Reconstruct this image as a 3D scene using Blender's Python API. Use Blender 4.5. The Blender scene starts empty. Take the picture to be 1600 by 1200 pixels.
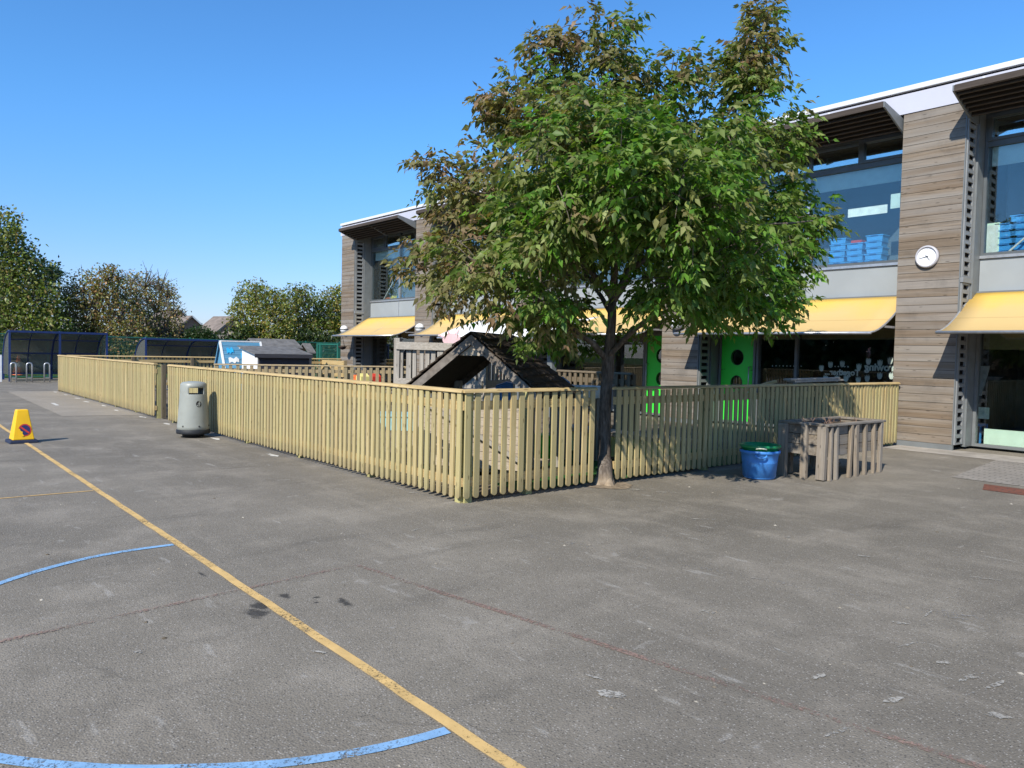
import bpy, bmesh, math, random
import numpy as np
from mathutils import Vector, Matrix
random.seed(7); rng = np.random.default_rng(11)
R_ = math.radians
scene = bpy.context.scene
C = scene.collection

# ------------------------------------------------------------------ camera
FPX, EYE = 1200.0, 1.55
def _cam():
    a = np.array([-205-800, 529-600, FPX]); a /= np.linalg.norm(a)
    b = np.array([2231-800, 583-600, FPX]); b -= a*(a@b); b /= np.linalg.norm(b)
    X = -a; Y = b
    return np.array([X, Y, np.cross(X, Y)])
RC = _cam()
cd = bpy.data.cameras.new("camera"); cam = bpy.data.objects.new("camera", cd); C.objects.link(cam)
cd.sensor_width = 36; cd.lens = 36*FPX/1600; cd.clip_end = 2000; cd.clip_start = .05
r, u, b = RC@np.array([1, 0, 0]), RC@np.array([0, -1, 0]), RC@np.array([0, 0, -1])
cam.matrix_world = Matrix(((r[0], u[0], b[0], 0), (r[1], u[1], b[1], 0), (r[2], u[2], b[2], EYE), (0, 0, 0, 1)))
scene.camera = cam

# surveying helpers: where a sight line meets a known plane or distance
def W(px, py, d):
    p = RC@np.array([(px-800)/FPX*d, (py-600)/FPX*d, d]); return Vector((p[0], p[1], p[2]+EYE))
def onG(px, py, z=0.0):
    d = RC@np.array([px-800, py-600, FPX]); t = (z-EYE)/d[2]; return Vector((d[0]*t, d[1]*t, z))
def onY(px, py, Y):
    d = RC@np.array([px-800, py-600, FPX]); t = Y/d[1]; return Vector((d[0]*t, Y, EYE+d[2]*t))
def onX(px, py, X):
    d = RC@np.array([px-800, py-600, FPX]); t = X/d[0]; return Vector((X, d[1]*t, EYE+d[2]*t))

# ------------------------------------------------------------------ world and sun
SKY_LO = (.55, .62, .93, 1); SKY_HI = (.45, .86, 1.22, 1)      # clear dry air: the horizon stays blue
EL = R_(38); sx, sy = .371, -.928
w = bpy.data.worlds.new("World"); scene.world = w; w.use_nodes = True
nt = w.node_tree; bg = nt.nodes["Background"]
sky = nt.nodes.new("ShaderNodeTexSky"); sky.sky_type = 'NISHITA'; sky.sun_disc = False
sky.sun_elevation = EL; sky.sun_rotation = math.atan2(sx, sy) % (2*math.pi)
sky.altitude = 0; sky.air_density = 1.0; sky.dust_density = .25; sky.ozone_density = 2.2
tc_ = nt.nodes.new("ShaderNodeTexCoord"); sp_ = nt.nodes.new("ShaderNodeSeparateXYZ"); nt.links.new(tc_.outputs["Generated"], sp_.inputs[0])
mr_ = nt.nodes.new("ShaderNodeMapRange"); mr_.interpolation_type = 'SMOOTHSTEP'; nt.links.new(sp_.outputs[2], mr_.inputs[0]); mr_.inputs[1].default_value = -.02; mr_.inputs[2].default_value = .30
tn_ = nt.nodes.new("ShaderNodeMix"); tn_.data_type = 'RGBA'; nt.links.new(mr_.outputs[0], tn_.inputs[0]); tn_.inputs[6].default_value = SKY_LO; tn_.inputs[7].default_value = SKY_HI
mm_ = nt.nodes.new("ShaderNodeMix"); mm_.data_type = 'RGBA'; mm_.blend_type = 'MULTIPLY'; mm_.inputs[0].default_value = 1; nt.links.new(sky.outputs[0], mm_.inputs[6]); nt.links.new(tn_.outputs[2], mm_.inputs[7])
nt.links.new(mm_.outputs[2], bg.inputs[0]); bg.inputs[1].default_value = .112
sl = bpy.data.lights.new("sun", 'SUN'); sl.energy = 4.1; sl.angle = R_(.5); sl.color = (1, .935, .83)
so = bpy.data.objects.new("sun", sl); C.objects.link(so)
sun_dir = Vector((sx*math.cos(EL), sy*math.cos(EL), math.sin(EL))).normalized()
so.rotation_euler = sun_dir.to_track_quat('Z', 'Y').to_euler(); so.location = (10, -20, 20)
scene.view_settings.view_transform = 'Standard'; scene.view_settings.look = 'None'
scene.view_settings.exposure = .62; scene.view_settings.gamma = 1

# ------------------------------------------------------------------ materials
class NB:
    def __init__(s, name):
        s.m = bpy.data.materials.new(name); s.m.use_nodes = True
        s.t = s.m.node_tree; s.p = s.t.nodes["Principled BSDF"]; s.out = s.t.nodes["Material Output"]
    def n(s, t, **k):
        o = s.t.nodes.new(t)
        for a, v in k.items(): setattr(o, a, v)
        return o
    def l(s, a, b): s.t.links.new(a, b)
    def val(s, sock, v):
        if isinstance(v, (int, float)): sock.default_value = v
        elif isinstance(v, tuple): sock.default_value = v if len(v) != 3 or sock.type == 'VECTOR' else (*v, 1)
        else: s.l(v, sock)
    def math(s, op, a, b=0.0, clamp=False):
        o = s.n("ShaderNodeMath", operation=op); o.use_clamp = clamp
        s.val(o.inputs[0], a); s.val(o.inputs[1], b); return o.outputs[0]
    def mix(s, f, a, b, mode='MIX'):
        o = s.n("ShaderNodeMix", data_type='RGBA', blend_type=mode)
        s.val(o.inputs[0], f); s.val(o.inputs[6], a); s.val(o.inputs[7], b); return o.outputs[2]
    def pos(s): return s.n("ShaderNodeNewGeometry").outputs["Position"]
    def vmul(s, v, sc):
        o = s.n("ShaderNodeVectorMath", operation='MULTIPLY'); s.l(v, o.inputs[0]); o.inputs[1].default_value = sc; return o.outputs[0]
    def noise(s, v, scale, detail=3, rough=.55, out=0):
        o = s.n("ShaderNodeTexNoise"); o.inputs["Scale"].default_value = scale; o.inputs["Detail"].default_value = detail
        o.inputs["Roughness"].default_value = rough
        if v is not None: s.l(v, o.inputs["Vector"])
        return o.outputs[out]
    def ramp(s, f, lo, hi, a=0.0, b=1.0):
        o = s.n("ShaderNodeMapRange"); o.interpolation_type = 'SMOOTHSTEP'
        s.val(o.inputs[0], f); o.inputs[1].default_value = lo; o.inputs[2].default_value = hi
        o.inputs[3].default_value = a; o.inputs[4].default_value = b; return o.outputs[0]
    def bump(s, h, st, dist=.01):
        o = s.n("ShaderNodeBump"); o.inputs["Strength"].default_value = st; o.inputs["Distance"].default_value = dist
        s.l(h, o.inputs["Height"]); s.l(o.outputs[0], s.p.inputs["Normal"])
    def base(s, c, rough=.6, spec=.5, metal=0):
        s.val(s.p.inputs["Base Color"], c); s.val(s.p.inputs["Roughness"], rough)
        s.p.inputs["Specular IOR Level"].default_value = spec; s.p.inputs["Metallic"].default_value = metal
        return s.m

def plain(name, c, rough=.5, spec=.5, metal=0, var=.12, scale=6, dirt=.0):
    q = NB(name); p = q.pos(); n1 = q.noise(p, scale, 4)
    n2 = q.noise(p, scale*9, 2)
    f = q.ramp(n1, .3, .7)
    c2 = tuple(x*(1-var) for x in c); c3 = tuple(min(1, x*(1+var*.6)) for x in c)
    col = q.mix(f, c2, c3)
    if dirt:
        d = q.ramp(q.noise(p, scale*2.3, 5, .7), .5, .75)
        col = q.mix(q.math('MULTIPLY', d, dirt), col, (.12, .10, .075))
    q.base(col, q.math('ADD', q.math('MULTIPLY', n2, .15), rough-.07), spec, metal)
    return q.m

def wood(name, light, dark, axis='Z', rough=.75, var=.5, knots=True, grey=0.0, stain=0.0, tint=None, gs=1.0, splash=0.0):
    q = NB(name); g = q.n("ShaderNodeNewGeometry"); oi = q.n("ShaderNodeObjectInfo")
    rnd = q.math('FRACT', q.math('ADD', g.outputs["Random Per Island"], q.math('MULTIPLY', oi.outputs["Random"], 3.71)))
    off = q.n("ShaderNodeCombineXYZ"); q.l(q.math('MULTIPLY', rnd, 37.0), off.inputs[0]); q.l(q.math('MULTIPLY', rnd, 91.0), off.inputs[1]); q.l(q.math('MULTIPLY', rnd, 53.0), off.inputs[2])
    av = q.n("ShaderNodeVectorMath", operation='ADD'); q.l(g.outputs["Position"], av.inputs[0]); q.l(off.outputs[0], av.inputs[1])
    sc = {'X': (2.0*gs, 45*gs, 45*gs), 'Y': (45*gs, 2*gs, 45*gs), 'Z': (45*gs, 45*gs, 2*gs), 'U': (30*gs, 30*gs, 30*gs)}[axis]
    v = q.vmul(av.outputs[0], sc)
    n1 = q.noise(v, 1.0, 5, .6); 
    col = q.mix(q.ramp(n1, .3, .72), dark, light)
    # per board value and hue
    r2 = q.math('FRACT', q.math('MULTIPLY', rnd, 7.13))
    col = q.mix(q.math('MULTIPLY', r2, var), col, tuple(x*.55 for x in light))
    if tint: col = q.mix(q.math('MULTIPLY', q.math('FRACT', q.math('MULTIPLY', rnd, 13.7)), .5), col, tint)
    if grey:
        col = q.mix(q.math('MULTIPLY', q.ramp(q.noise(q.vmul(av.outputs[0], tuple(x*.12 for x in sc)), 1.0, 4), .35, .65), grey), col, (.30, .29, .27))
    if knots:
        vo = q.n("ShaderNodeTexVoronoi"); vo.inputs["Scale"].default_value = 1.0
        ks = {'X': (3.2, 16, 16), 'Y': (16, 3.2, 16), 'Z': (16, 16, 4.5), 'U': (6, 6, 6)}[axis]
        q.l(q.vmul(av.outputs[0], ks), vo.inputs["Vector"])
        k = q.ramp(vo.outputs["Distance"], .07, .16, 1, 0)
        col = q.mix(q.math('MULTIPLY', k, .65), col, tuple(x*.25 for x in dark))
    if stain:
        st = q.ramp(q.noise(g.outputs["Position"], 2.2, 5, .65), .48, .7)
        col = q.mix(q.math('MULTIPLY', st, stain), col, (.06, .055, .05))
    if splash:
        s3 = q.n("ShaderNodeSeparateXYZ"); q.l(g.outputs["Position"], s3.inputs[0])
        hh = q.math('ADD', s3.outputs[2], q.math('MULTIPLY', q.noise(av.outputs[0], 6, 4), .35))
        col = q.mix(q.math('MULTIPLY', q.ramp(hh, .18, .46, 1, 0), splash), col, (.16, .125, .075))
    q.base(col, rough, .25); q.bump(n1, .35, .004)
    return q.m

def glass(name, fac, tint=(.72, .82, .82), rough=0.0, gl=(1, 1, 1)):
    q = NB(name); tr = q.n("ShaderNodeBsdfTransparent"); tr.inputs[0].default_value = (*tint, 1)
    g = q.n("ShaderNodeBsdfGlossy"); g.inputs["Roughness"].default_value = rough; g.inputs[0].default_value = (*gl, 1)
    fr = q.n("ShaderNodeFresnel"); gb_ = q.n("ShaderNodeNewGeometry"); q.l(q.math('ADD', 1.5, q.math('MULTIPLY', gb_.outputs["Backfacing"], 1/1.5-1.5)), fr.inputs[0])
    f = q.math('ADD', q.math('MULTIPLY', fr.outputs[0], 1.2), fac, True)
    mx = q.n("ShaderNodeMixShader"); q.l(f, mx.inputs[0]); q.l(tr.outputs[0], mx.inputs[1]); q.l(g.outputs[0], mx.inputs[2])
    q.l(mx.outputs[0], q.out.inputs[0]); return q.m

def leafmat(name, trans=.35, rough=.42, spec=.35):
    q = NB(name); a = q.n("ShaderNodeAttribute"); a.attribute_name = "leaf_col"
    q.base(a.outputs["Color"], rough, spec)
    tl = q.n("ShaderNodeBsdfTranslucent"); q.l(q.mix(1.0, a.outputs["Color"], (1.5, 1.6, .6), 'MULTIPLY'), tl.inputs[0])
    mx = q.n("ShaderNodeMixShader"); mx.inputs[0].default_value = trans
    q.l(q.p.outputs[0], mx.inputs[1]); q.l(tl.outputs[0], mx.inputs[2]); q.l(mx.outputs[0], q.out.inputs[0]); return q.m

def asphalt(name, lo, hi, dust, wet=()):
    q = NB(name); p = q.pos()
    big = q.noise(p, .23, 5, .6); mid = q.noise(p, 1.3, 5, .65); fine = q.noise(p, 95, 3, .7); tiny = q.noise(p, 330, 2, .7)
    col = q.mix(q.ramp(big, .3, .7), lo, hi)
    col = q.mix(q.math('MULTIPLY', q.ramp(mid, .42, .72), .55), col, dust)
    # long faint drag marks
    st = q.noise(q.vmul(p, (.5, 3.5, 1)), 1.0, 5, .6)
    col = q.mix(q.math('MULTIPLY', q.ramp(st, .54, .72), .35), col, dust)
    st2 = q.noise(q.vmul(p, (2.6, .6, 1)), 1.0, 4, .6)
    col = q.mix(q.math('MULTIPLY', q.ramp(st2, .55, .75), .4), col, tuple(x*.62 for x in lo))
    # aggregate
    vo = q.n("ShaderNodeTexVoronoi"); vo.inputs["Scale"].default_value = 105; q.l(p, vo.inputs["Vector"])
    sp = q.n("ShaderNodeSeparateColor"); q.l(vo.outputs["Color"], sp.inputs[0])
    stone = q.math('MULTIPLY', q.ramp(sp.outputs[0], .70, .95), q.ramp(vo.outputs["Distance"], .25, .55, 1, 0))
    col = q.mix(q.math('MULTIPLY', stone, .72), col, (.46, .43, .385))
    pit = q.math('MULTIPLY', q.ramp(sp.outputs[1], .62, .95), q.ramp(vo.outputs["Distance"], .2, .6, 1, 0))
    col = q.mix(q.math('MULTIPLY', pit, .75), col, (.035, .033, .031))
    col = q.mix(q.ramp(fine, .25, .75, .0, .45), col, q.mix(.5, col, (.02, .02, .02)))
    col = q.mix(q.math('MULTIPLY', q.ramp(tiny, .56, .7), .3), col, (.4, .38, .35))
    # chalky scuffs
    for sc, th, am, off in (((1.6, 7, 1), .66, .5, 3.1), ((6, 2.1, 1), .685, .45, 9.7), ((2.2, 2.2, 1), .68, .5, 17.)):
        ad = q.n("ShaderNodeVectorMath", operation='ADD'); q.l(p, ad.inputs[0]); ad.inputs[1].default_value = (off, off*2, 0)
        s1 = q.noise(q.vmul(ad.outputs[0], sc), 1.0, 6, .62)
        s1 = q.math('MULTIPLY', q.ramp(s1, th-.035, th+.03), q.ramp(fine, .35, .6))
        col = q.mix(q.math('MULTIPLY', s1, am), col, (.42, .40, .36))
    # hairline cracks where strips of tarmac meet
    ad = q.n("ShaderNodeVectorMath", operation='ADD'); q.l(p, ad.inputs[0]); q.l(q.vmul(q.noise(p, 1.7, 4, .6, 1), (.5, .5, 0)), ad.inputs[1])
    ve = q.n("ShaderNodeTexVoronoi", feature='DISTANCE_TO_EDGE'); ve.inputs["Scale"].default_value = .17; q.l(ad.outputs[0], ve.inputs["Vector"])
    ck_ = q.math('MULTIPLY', q.ramp(ve.outputs["Distance"], .0004, .0011, 1, 0), q.ramp(q.noise(p, .9, 3), .42, .58))
    col = q.mix(q.math('MULTIPLY', ck_, .22), col, (.035, .03, .025))
    rough = .88
    if wet:
        wn = q.noise(p, 9, 5, .7); tot = None
        for (x, y, rx, ry) in wet:
            sb = q.n("ShaderNodeVectorMath", operation='SUBTRACT'); q.l(p, sb.inputs[0]); sb.inputs[1].default_value = (x, y, 0)
            ln = q.n("ShaderNodeVectorMath", operation='LENGTH'); q.l(q.vmul(sb.outputs[0], (1/rx, 1/ry, 0)), ln.inputs[0])
            f = q.ramp(q.math('ADD', ln.outputs["Value"], q.math('MULTIPLY', q.math('SUBTRACT', wn, .5), 3.4)), .45, 1.2, 1, 0)
            tot = f if tot is None else q.math('MAXIMUM', tot, f)
        col = q.mix(q.math('MULTIPLY', tot, .82), col, (.022, .021, .020))
    q.base(col, rough, .3)
    h = q.math('ADD', q.math('MULTIPLY', fine, .6), q.math('MULTIPLY', vo.outputs["Distance"], -.8))
    q.bump(h, .55, .006); return q.m

def paint(name, c, worn=.5, grain=70, deep=.62):
    q = NB(name); p = q.pos()
    a = q.noise(p, grain, 4, .75); b2 = q.noise(p, 2.4, 5, .65)
    f = q.math('ADD', q.math('MULTIPLY', a, .75), q.math('MULTIPLY', b2, .5))
    k = q.ramp(f, worn, worn+.16)
    col = q.mix(q.ramp(q.noise(p, 7, 4), .3, .7), tuple(x*.78 for x in c), c)
    q.base(col, .8, .3)
    tr = q.n("ShaderNodeBsdfTransparent"); mx = q.n("ShaderNodeMixShader")
    q.l(k, mx.inputs[0]); q.l(tr.outputs[0], mx.inputs[1]); q.l(q.p.outputs[0], mx.inputs[2]); q.l(mx.outputs[0], q.out.inputs[0])
    return q.m

def brick(name, c1, c2, mortar, scale=1.0, bw=.22, bh=.075, axis='XZ'):
    q = NB(name); p = q.pos(); s = q.n("ShaderNodeSeparateXYZ"); q.l(p, s.inputs[0]); c = q.n("ShaderNodeCombineXYZ")
    if axis == 'XZ': q.l(q.math('ADD', s.outputs[0], s.outputs[1]), c.inputs[0]); q.l(s.outputs[2], c.inputs[1])
    else: q.l(s.outputs[0], c.inputs[0]); q.l(s.outputs[1], c.inputs[1])
    bt = q.n("ShaderNodeTexBrick"); q.l(c.outputs[0], bt.inputs[0])
    for i, v in ((1, c1), (2, c2), (3, mortar)): bt.inputs[i].default_value = (*v, 1)
    bt.inputs["Scale"].default_value = scale; bt.inputs["Mortar Size"].default_value = .008; bt.inputs["Brick Width"].default_value = bw; bt.inputs["Row Height"].default_value = bh
    col = q.mix(q.ramp(q.noise(p, 3, 4), .3, .7, 0, .4), bt.outputs[0], tuple(x*.6 for x in c1))
    q.base(col, .85, .2); return q.m

M = {}
WET = [(-4.43, 1.79, .10, .06), (-4.33, 1.72, .09, .06), (-4.53, 1.98, .07, .035), (-4.19, 2.23, .085, .035), (-4.39, 2.12, .02, .035), (-4.30, 2.08, .025, .02), (-5.3, 1.72, .08, .02)]
M['asphalt'] = asphalt("asphalt", (.152, .134, .105), (.218, .192, .150), (.335, .296, .236), WET)
M['asphalt2'] = asphalt("asphalt_pale", (.27, .235, .185), (.32, .28, .22), (.37, .325, .26))
M['grass'] = plain("grass_ground", (.05, .085, .02), .9, .1, var=.4, scale=2)
M['turf'] = plain("artificial_turf", (.035, .11, .03), .9, .1, var=.35, scale=30)
M['concrete'] = plain("pale_concrete", (.36, .33, .29), .85, .2, var=.25, scale=2.5, dirt=.3)
M['yard'] = plain("worn_yard_surface", (.15, .125, .095), .9, .1, var=.45, scale=1.6, dirt=.4)
M['paver'] = brick("block_paving", (.33, .30, .26), (.25, .23, .20), (.12, .11, .095), 1, .2, .1, 'XY')
M['redbrick'] = brick("red_block_paving", (.22, .085, .055), (.17, .07, .05), (.08, .06, .05), 1, .2, .1, 'XY')
M['yellowpaint'] = paint("yellow_marking", (.66, .44, .17), .455, deep=.6)
M['bluepaint'] = paint("blue_marking", (.24, .43, .65), .47)
M['pinkpaint'] = paint("faded_red_marking", (.29, .195, .155), .56, 55)
M['oldpaint'] = paint("faded_white_marking", (.33, .31, .28), .66, 45)
M['thinyellow'] = paint("thin_yellow_marking", (.62, .40, .15), .41)
M['whitespot'] = paint("white_spill", (.62, .60, .55), .42, 30)
M['chalk'] = paint("chalk_dust", (.40, .375, .325), .55, 45)
rt_x, rt_y = float(RC[0, 0]), float(RC[1, 0]); fw_x, fw_y = float(RC[0, 2]), float(RC[1, 2])
M['picket'] = wood("fresh_fence_timber", (.56, .45, .235), (.37, .275, .12), 'Z', .72, .8, tint=(.40, .37, .17), splash=.45)
M['railwood'] = wood("fresh_rail_timber", (.55, .42, .21), (.39, .275, .12), 'X', .72, .3)
M['railwoodY'] = wood("fresh_rail_timber_side", (.55, .42, .21), (.39, .275, .12), 'Y', .72, .3)
M['greenpost'] = wood("treated_post_timber", (.46, .43, .19), (.32, .28, .12), 'Z', .75, .2)
M['darkpost'] = wood("old_dark_timber", (.17, .14, .095), (.085, .07, .05), 'Z', .85, .3)
M['oldfence'] = wood("weathered_fence_timber", (.42, .33, .19), (.27, .20, .11), 'Z', .8, .45, tint=(.25, .24, .15))
M['oldfenceX'] = wood("weathered_fence_rail", (.42, .33, .19), (.27, .20, .11), 'Y', .8, .3)
M['shadefence'] = wood("shade_toned_fence_timber", (.19, .15, .095), (.11, .085, .055), 'Z', .8, .4)  # timber darkened to stand in for tree shade on the inner fence
M['clad'] = wood("weathered_cedar_cladding", (.25, .197, .142), (.13, .099, .070), 'X', .8, .62, True, .5, .3, tint=(.155, .108, .070), gs=.8)
M['greywood'] = wood("silvered_timber", (.40, .37, .32), (.22, .195, .165), 'Z', .85, .4, True, .4, .15)
M['greywoodU'] = wood("silvered_boards", (.46, .42, .36), (.27, .24, .20), 'X', .85, .35, True, .3, .2)
M['palewood'] = wood("sunbleached_boards", (.47, .40, .31), (.34, .28, .205), 'X', .8, .25, True, .15, .12)
M['shingle'] = wood("dark_roof_shingles", (.075, .055, .038), (.028, .022, .017), 'U', .9, .5, False, 0, .4)
M['barge'] = wood("weathered_barge_board", (.20, .17, .14), (.10, .082, .066), 'U', .85, .3, True, .3, .3, gs=.6)
M['planter'] = wood("old_planter_timber", (.33, .27, .20), (.165, .13, .095), 'Z', .85, .45, True, .45, .2)
M['planterX'] = wood("old_planter_boards", (.25, .21, .16), (.13, .105, .08), 'Y', .85, .4, True, .45, .3)
M['slat'] = wood("dark_shade_slats", (.085, .066, .052), (.045, .034, .027), 'X', .7, .3, False)
M['metalgrey'] = plain("grey_powder_coat", (.15, .162, .165), .45, .4, .0, .1, 4)
M['louvre'] = plain("louvre_metal", (.24, .25, .255), .45, .4, .1, .12, 5)
M['frame'] = plain("window_frame_metal", (.10, .112, .118), .42, .45, .1, .1, 4)
M['dark'] = plain("painted_void_shade", (.012, .012, .013), .9, .1)  # near-black colour stands in for shade inside slots and the roof gap
M['spandrel'] = plain("pale_grey_panel", (.29, .315, .325), .42, .4, .0, .06, 1.3)
M['fascia'] = plain("pale_roof_fascia", (.47, .475, .535), .4, .4, .0, .06, 1.0)
M['coping'] = plain("white_roof_coping", (.64, .65, .67), .4, .4, .0, .06, 2)
M['roof'] = plain("roof_membrane", (.25, .25, .26), .7)
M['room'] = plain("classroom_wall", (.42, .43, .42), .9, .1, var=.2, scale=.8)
M['roomshade'] = plain("shade_toned_classroom_wall", (.07, .072, .07), .9, .1, var=.6, scale=1.4)  # darkened copy of the classroom wall: the dim room is put into its colour
M['blind'] = plain("roller_blind", (.62, .74, .70), .8, .2, var=.08)
M['blinddark'] = plain("olive_roller_blind", (.16, .165, .105), .8, .2, var=.1)
M['green'] = plain("bright_green_door", (.05, .70, .055), .38, .4, 0, .05, 1.5)
M['glass_up'] = glass("solar_control_glass", .04, (.87, .92, .92), 0, (.9, .97, .95))
M['glass_top'] = glass("mirror_coated_glass", .42, (.80, .88, .86), 0, (.92, 1, 1))
M['glass_low'] = glass("clear_glazing", .025, (.90, .93, .92))
M['whiteplastic'] = plain("white_plastic", (.78, .78, .76), .35, .5, 0, .05)
M['bluetray'] = plain("blue_tray_plastic", (.07, .36, .80), .4)
M['roomtone'] = plain("dim_room_tone", (.115, .15, .185), .9, .1, 0, .06, .6)  # slate colour stands in for the dim room light behind the panes
M['paper'] = plain("white_paper", (.82, .86, .82), .8)
M['palegreen'] = plain("pale_green_board", (.74, .92, .76), .7, .3, 0, .06)
M['steel'] = plain("galvanised_steel", (.50, .51, .52), .38, .5, .7, .12, 12)
M['binbody'] = plain("grey_green_bin_plastic", (.285, .30, .27), .42, .45, 0, .06, 3, .12)
M['bindark'] = plain("dark_grey_plastic", (.018, .02, .023), .6, .3)
M['black'] = plain("black_plastic", (.015, .015, .016), .5)
M['coneyellow'] = plain("yellow_cone_plastic", (.86, .50, .008), .42, .5, 0, .06, 5)
M['coneblue'] = plain("navy_rubber_base", (.022, .032, .065), .7, .3)
M['signred'] = plain("sign_red", (.55, .045, .03), .45)
M['signblue'] = plain("sign_navy", (.025, .03, .12), .45)
M['tubblue'] = plain("blue_tub_plastic", (.055, .235, .62), .42, .4, 0, .12, 8, .3)
M['tubgreen'] = plain("green_tub_plastic", (.012, .22, .07), .3, .5, 0, .1, 8)
M['rope'] = plain("pale_rope_handle", (.50, .55, .42), .7)
M['clockrim'] = plain("clock_rim", (.44, .43, .45), .35, .5, 0, .04)
M['clockface'] = plain("clock_face", (.80, .81, .83), .5, .3, 0, .03)
M['bark'] = None
M['soil'] = plain("dry_soil", (.24, .19, .135), .95, .1, 0, .4, 14)
M['shelterblue'] = plain("blue_shelter_steel", (.013, .030, .115), .4, .4)
M['skyblue'] = wood("pale_blue_boards", (.13, .33, .48), (.08, .23, .37), 'Y', .6, .3, False)
M['brightblue'] = plain("bright_blue_paint", (.03, .42, .78), .5)
M['whitepaint'] = plain("white_paint", (.74, .74, .72), .5, .4, 0, .08)
M['felt'] = plain("grey_roof_felt", (.15, .148, .145), .9, .1, 0, .25, 5)
M['darkboard'] = wood("dark_stained_boards", (.065, .065, .075), (.04, .04, .047), 'Y', .75, .3, False)
M['greensteel'] = plain("green_mesh_steel", (.02, .13, .095), .45)
M['housebrick'] = brick("house_brick", (.42, .17, .10), (.34, .13, .085), (.38, .32, .26))
M['tile'] = plain("roof_tiles", (.20, .165, .14), .85, .2, 0, .25, 1.2)
M['canvas'] = plain("white_canvas", (.80, .79, .76), .8, .2, 0, .05)
M['pink'] = plain("pink_paint", (.74, .50, .52), .6)
M['blueplastic'] = plain("blue_plastic", (.05, .25, .62), .4)
M['paleblue'] = plain("pale_blue_plastic", (.26, .47, .74), .35, .5, 0, .06)
M['turq'] = plain("turquoise_table_top", (.25, .52, .58), .5)
M['limegreen'] = plain("lime_green_plastic", (.06, .50, .03), .4)
M['yellowp'] = plain("pale_yellow_panel", (.72, .64, .22), .6)
M['redp'] = plain("red_plastic", (.55, .05, .03), .45)
M['orangep'] = plain("orange_plastic", (.70, .16, .04), .5)
M['mulch'] = plain("planter_soil", (.085, .07, .05), .95, .1, 0, .5, 20)
M['terracotta'] = plain("dark_basket", (.05, .03, .025), .9)
q = NB("bark"); p_ = q.pos(); n_ = q.noise(q.vmul(p_, (38, 38, 8)), 1, 5, .65); n2_ = q.noise(q.vmul(p_, (9, 9, 3)), 1, 4)
c_ = q.mix(q.ramp(n_, .3, .7), (.062, .050, .040), (.165, .135, .108)); c_ = q.mix(q.ramp(n2_, .55, .7, 0, .6), c_, (.27, .24, .205))
sz = q.n("ShaderNodeSeparateXYZ"); q.l(p_, sz.inputs[0])
c_ = q.mix(q.math('MULTIPLY', q.ramp(q.math('ADD', sz.outputs[2], q.math('MULTIPLY', n2_, .16)), .10, .26, 1, 0), .6), c_, q.mix(n_, (.30, .22, .14), (.52, .42, .30)))
q.base(c_, .9, .15); q.bump(n_, .8, .012); M['bark'] = q.m
# yellow canvas awning: cloth paler towards its lower edge, lets some light through
q = NB("yellow_awning_cloth"); p_ = q.pos(); s_ = q.n("ShaderNodeSeparateXYZ"); q.l(p_, s_.inputs[0])
f_ = q.ramp(q.math('ADD', s_.outputs[2], q.math('MULTIPLY', q.noise(p_, 1.1, 4), .9)), 2.75, 3.4)
c_ = q.mix(f_, (.60, .43, .19), (.70, .47, .10)); c_ = q.mix(q.ramp(q.noise(q.vmul(p_, (.6, 4, 4)), 1, 5), .5, .75, 0, .35), c_, (.62, .46, .22))
c_ = q.mix(q.math('MULTIPLY', q.math('LESS_THAN', q.math('ABSOLUTE', q.math('SUBTRACT', s_.outputs[2], 2.32)), .005), .45), c_, (.30, .20, .08)); q.base(c_, .8, .15); tl = q.n("ShaderNodeBsdfTranslucent"); q.l(c_, tl.inputs[0]); mx = q.n("ShaderNodeMixShader"); mx.inputs[0].default_value = .12
q.l(q.p.outputs[0], mx.inputs[1]); q.l(tl.outputs[0], mx.inputs[2]); q.l(mx.outputs[0], q.out.inputs[0]); M['awning'] = q.m
# smoky polycarbonate
q = NB("smoky_polycarbonate"); tr = q.n("ShaderNodeBsdfTransparent"); tr.inputs[0].default_value = (.50, .53, .52, 1)
q.base((.25, .26, .25), .2, .5); mx = q.n("ShaderNodeMixShader"); mx.inputs[0].default_value = .42
q.l(tr.outputs[0], mx.inputs[1]); q.l(q.p.outputs[0], mx.inputs[2]); q.l(mx.outputs[0], q.out.inputs[0]); M['poly'] = q.m
q = NB("green_wire_mesh"); p_ = q.pos(); s_ = q.n("ShaderNodeSeparateXYZ"); q.l(p_, s_.inputs[0])
hx = q.math('FRACT', q.math('MULTIPLY', q.math('ADD', s_.outputs[0], s_.outputs[1]), 18.0)); hz = q.math('FRACT', q.math('MULTIPLY', s_.outputs[2], 6.0))
k = q.math('MAXIMUM', q.math('LESS_THAN', hx, .17), q.math('LESS_THAN', hz, .08))
tr = q.n("ShaderNodeBsdfTransparent"); q.base((.012, .075, .055), .5); mx = q.n("ShaderNodeMixShader"); q.l(k, mx.inputs[0]); q.l(tr.outputs[0], mx.inputs[1]); q.l(q.p.outputs[0], mx.inputs[2]); q.l(mx.outputs[0], q.out.inputs[0]); M['mesh'] = q.m
M['leaf'] = leafmat("ash_leaves", .38, .46, .26)
M['leaf_far'] = leafmat("far_leaves", .3)

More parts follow.
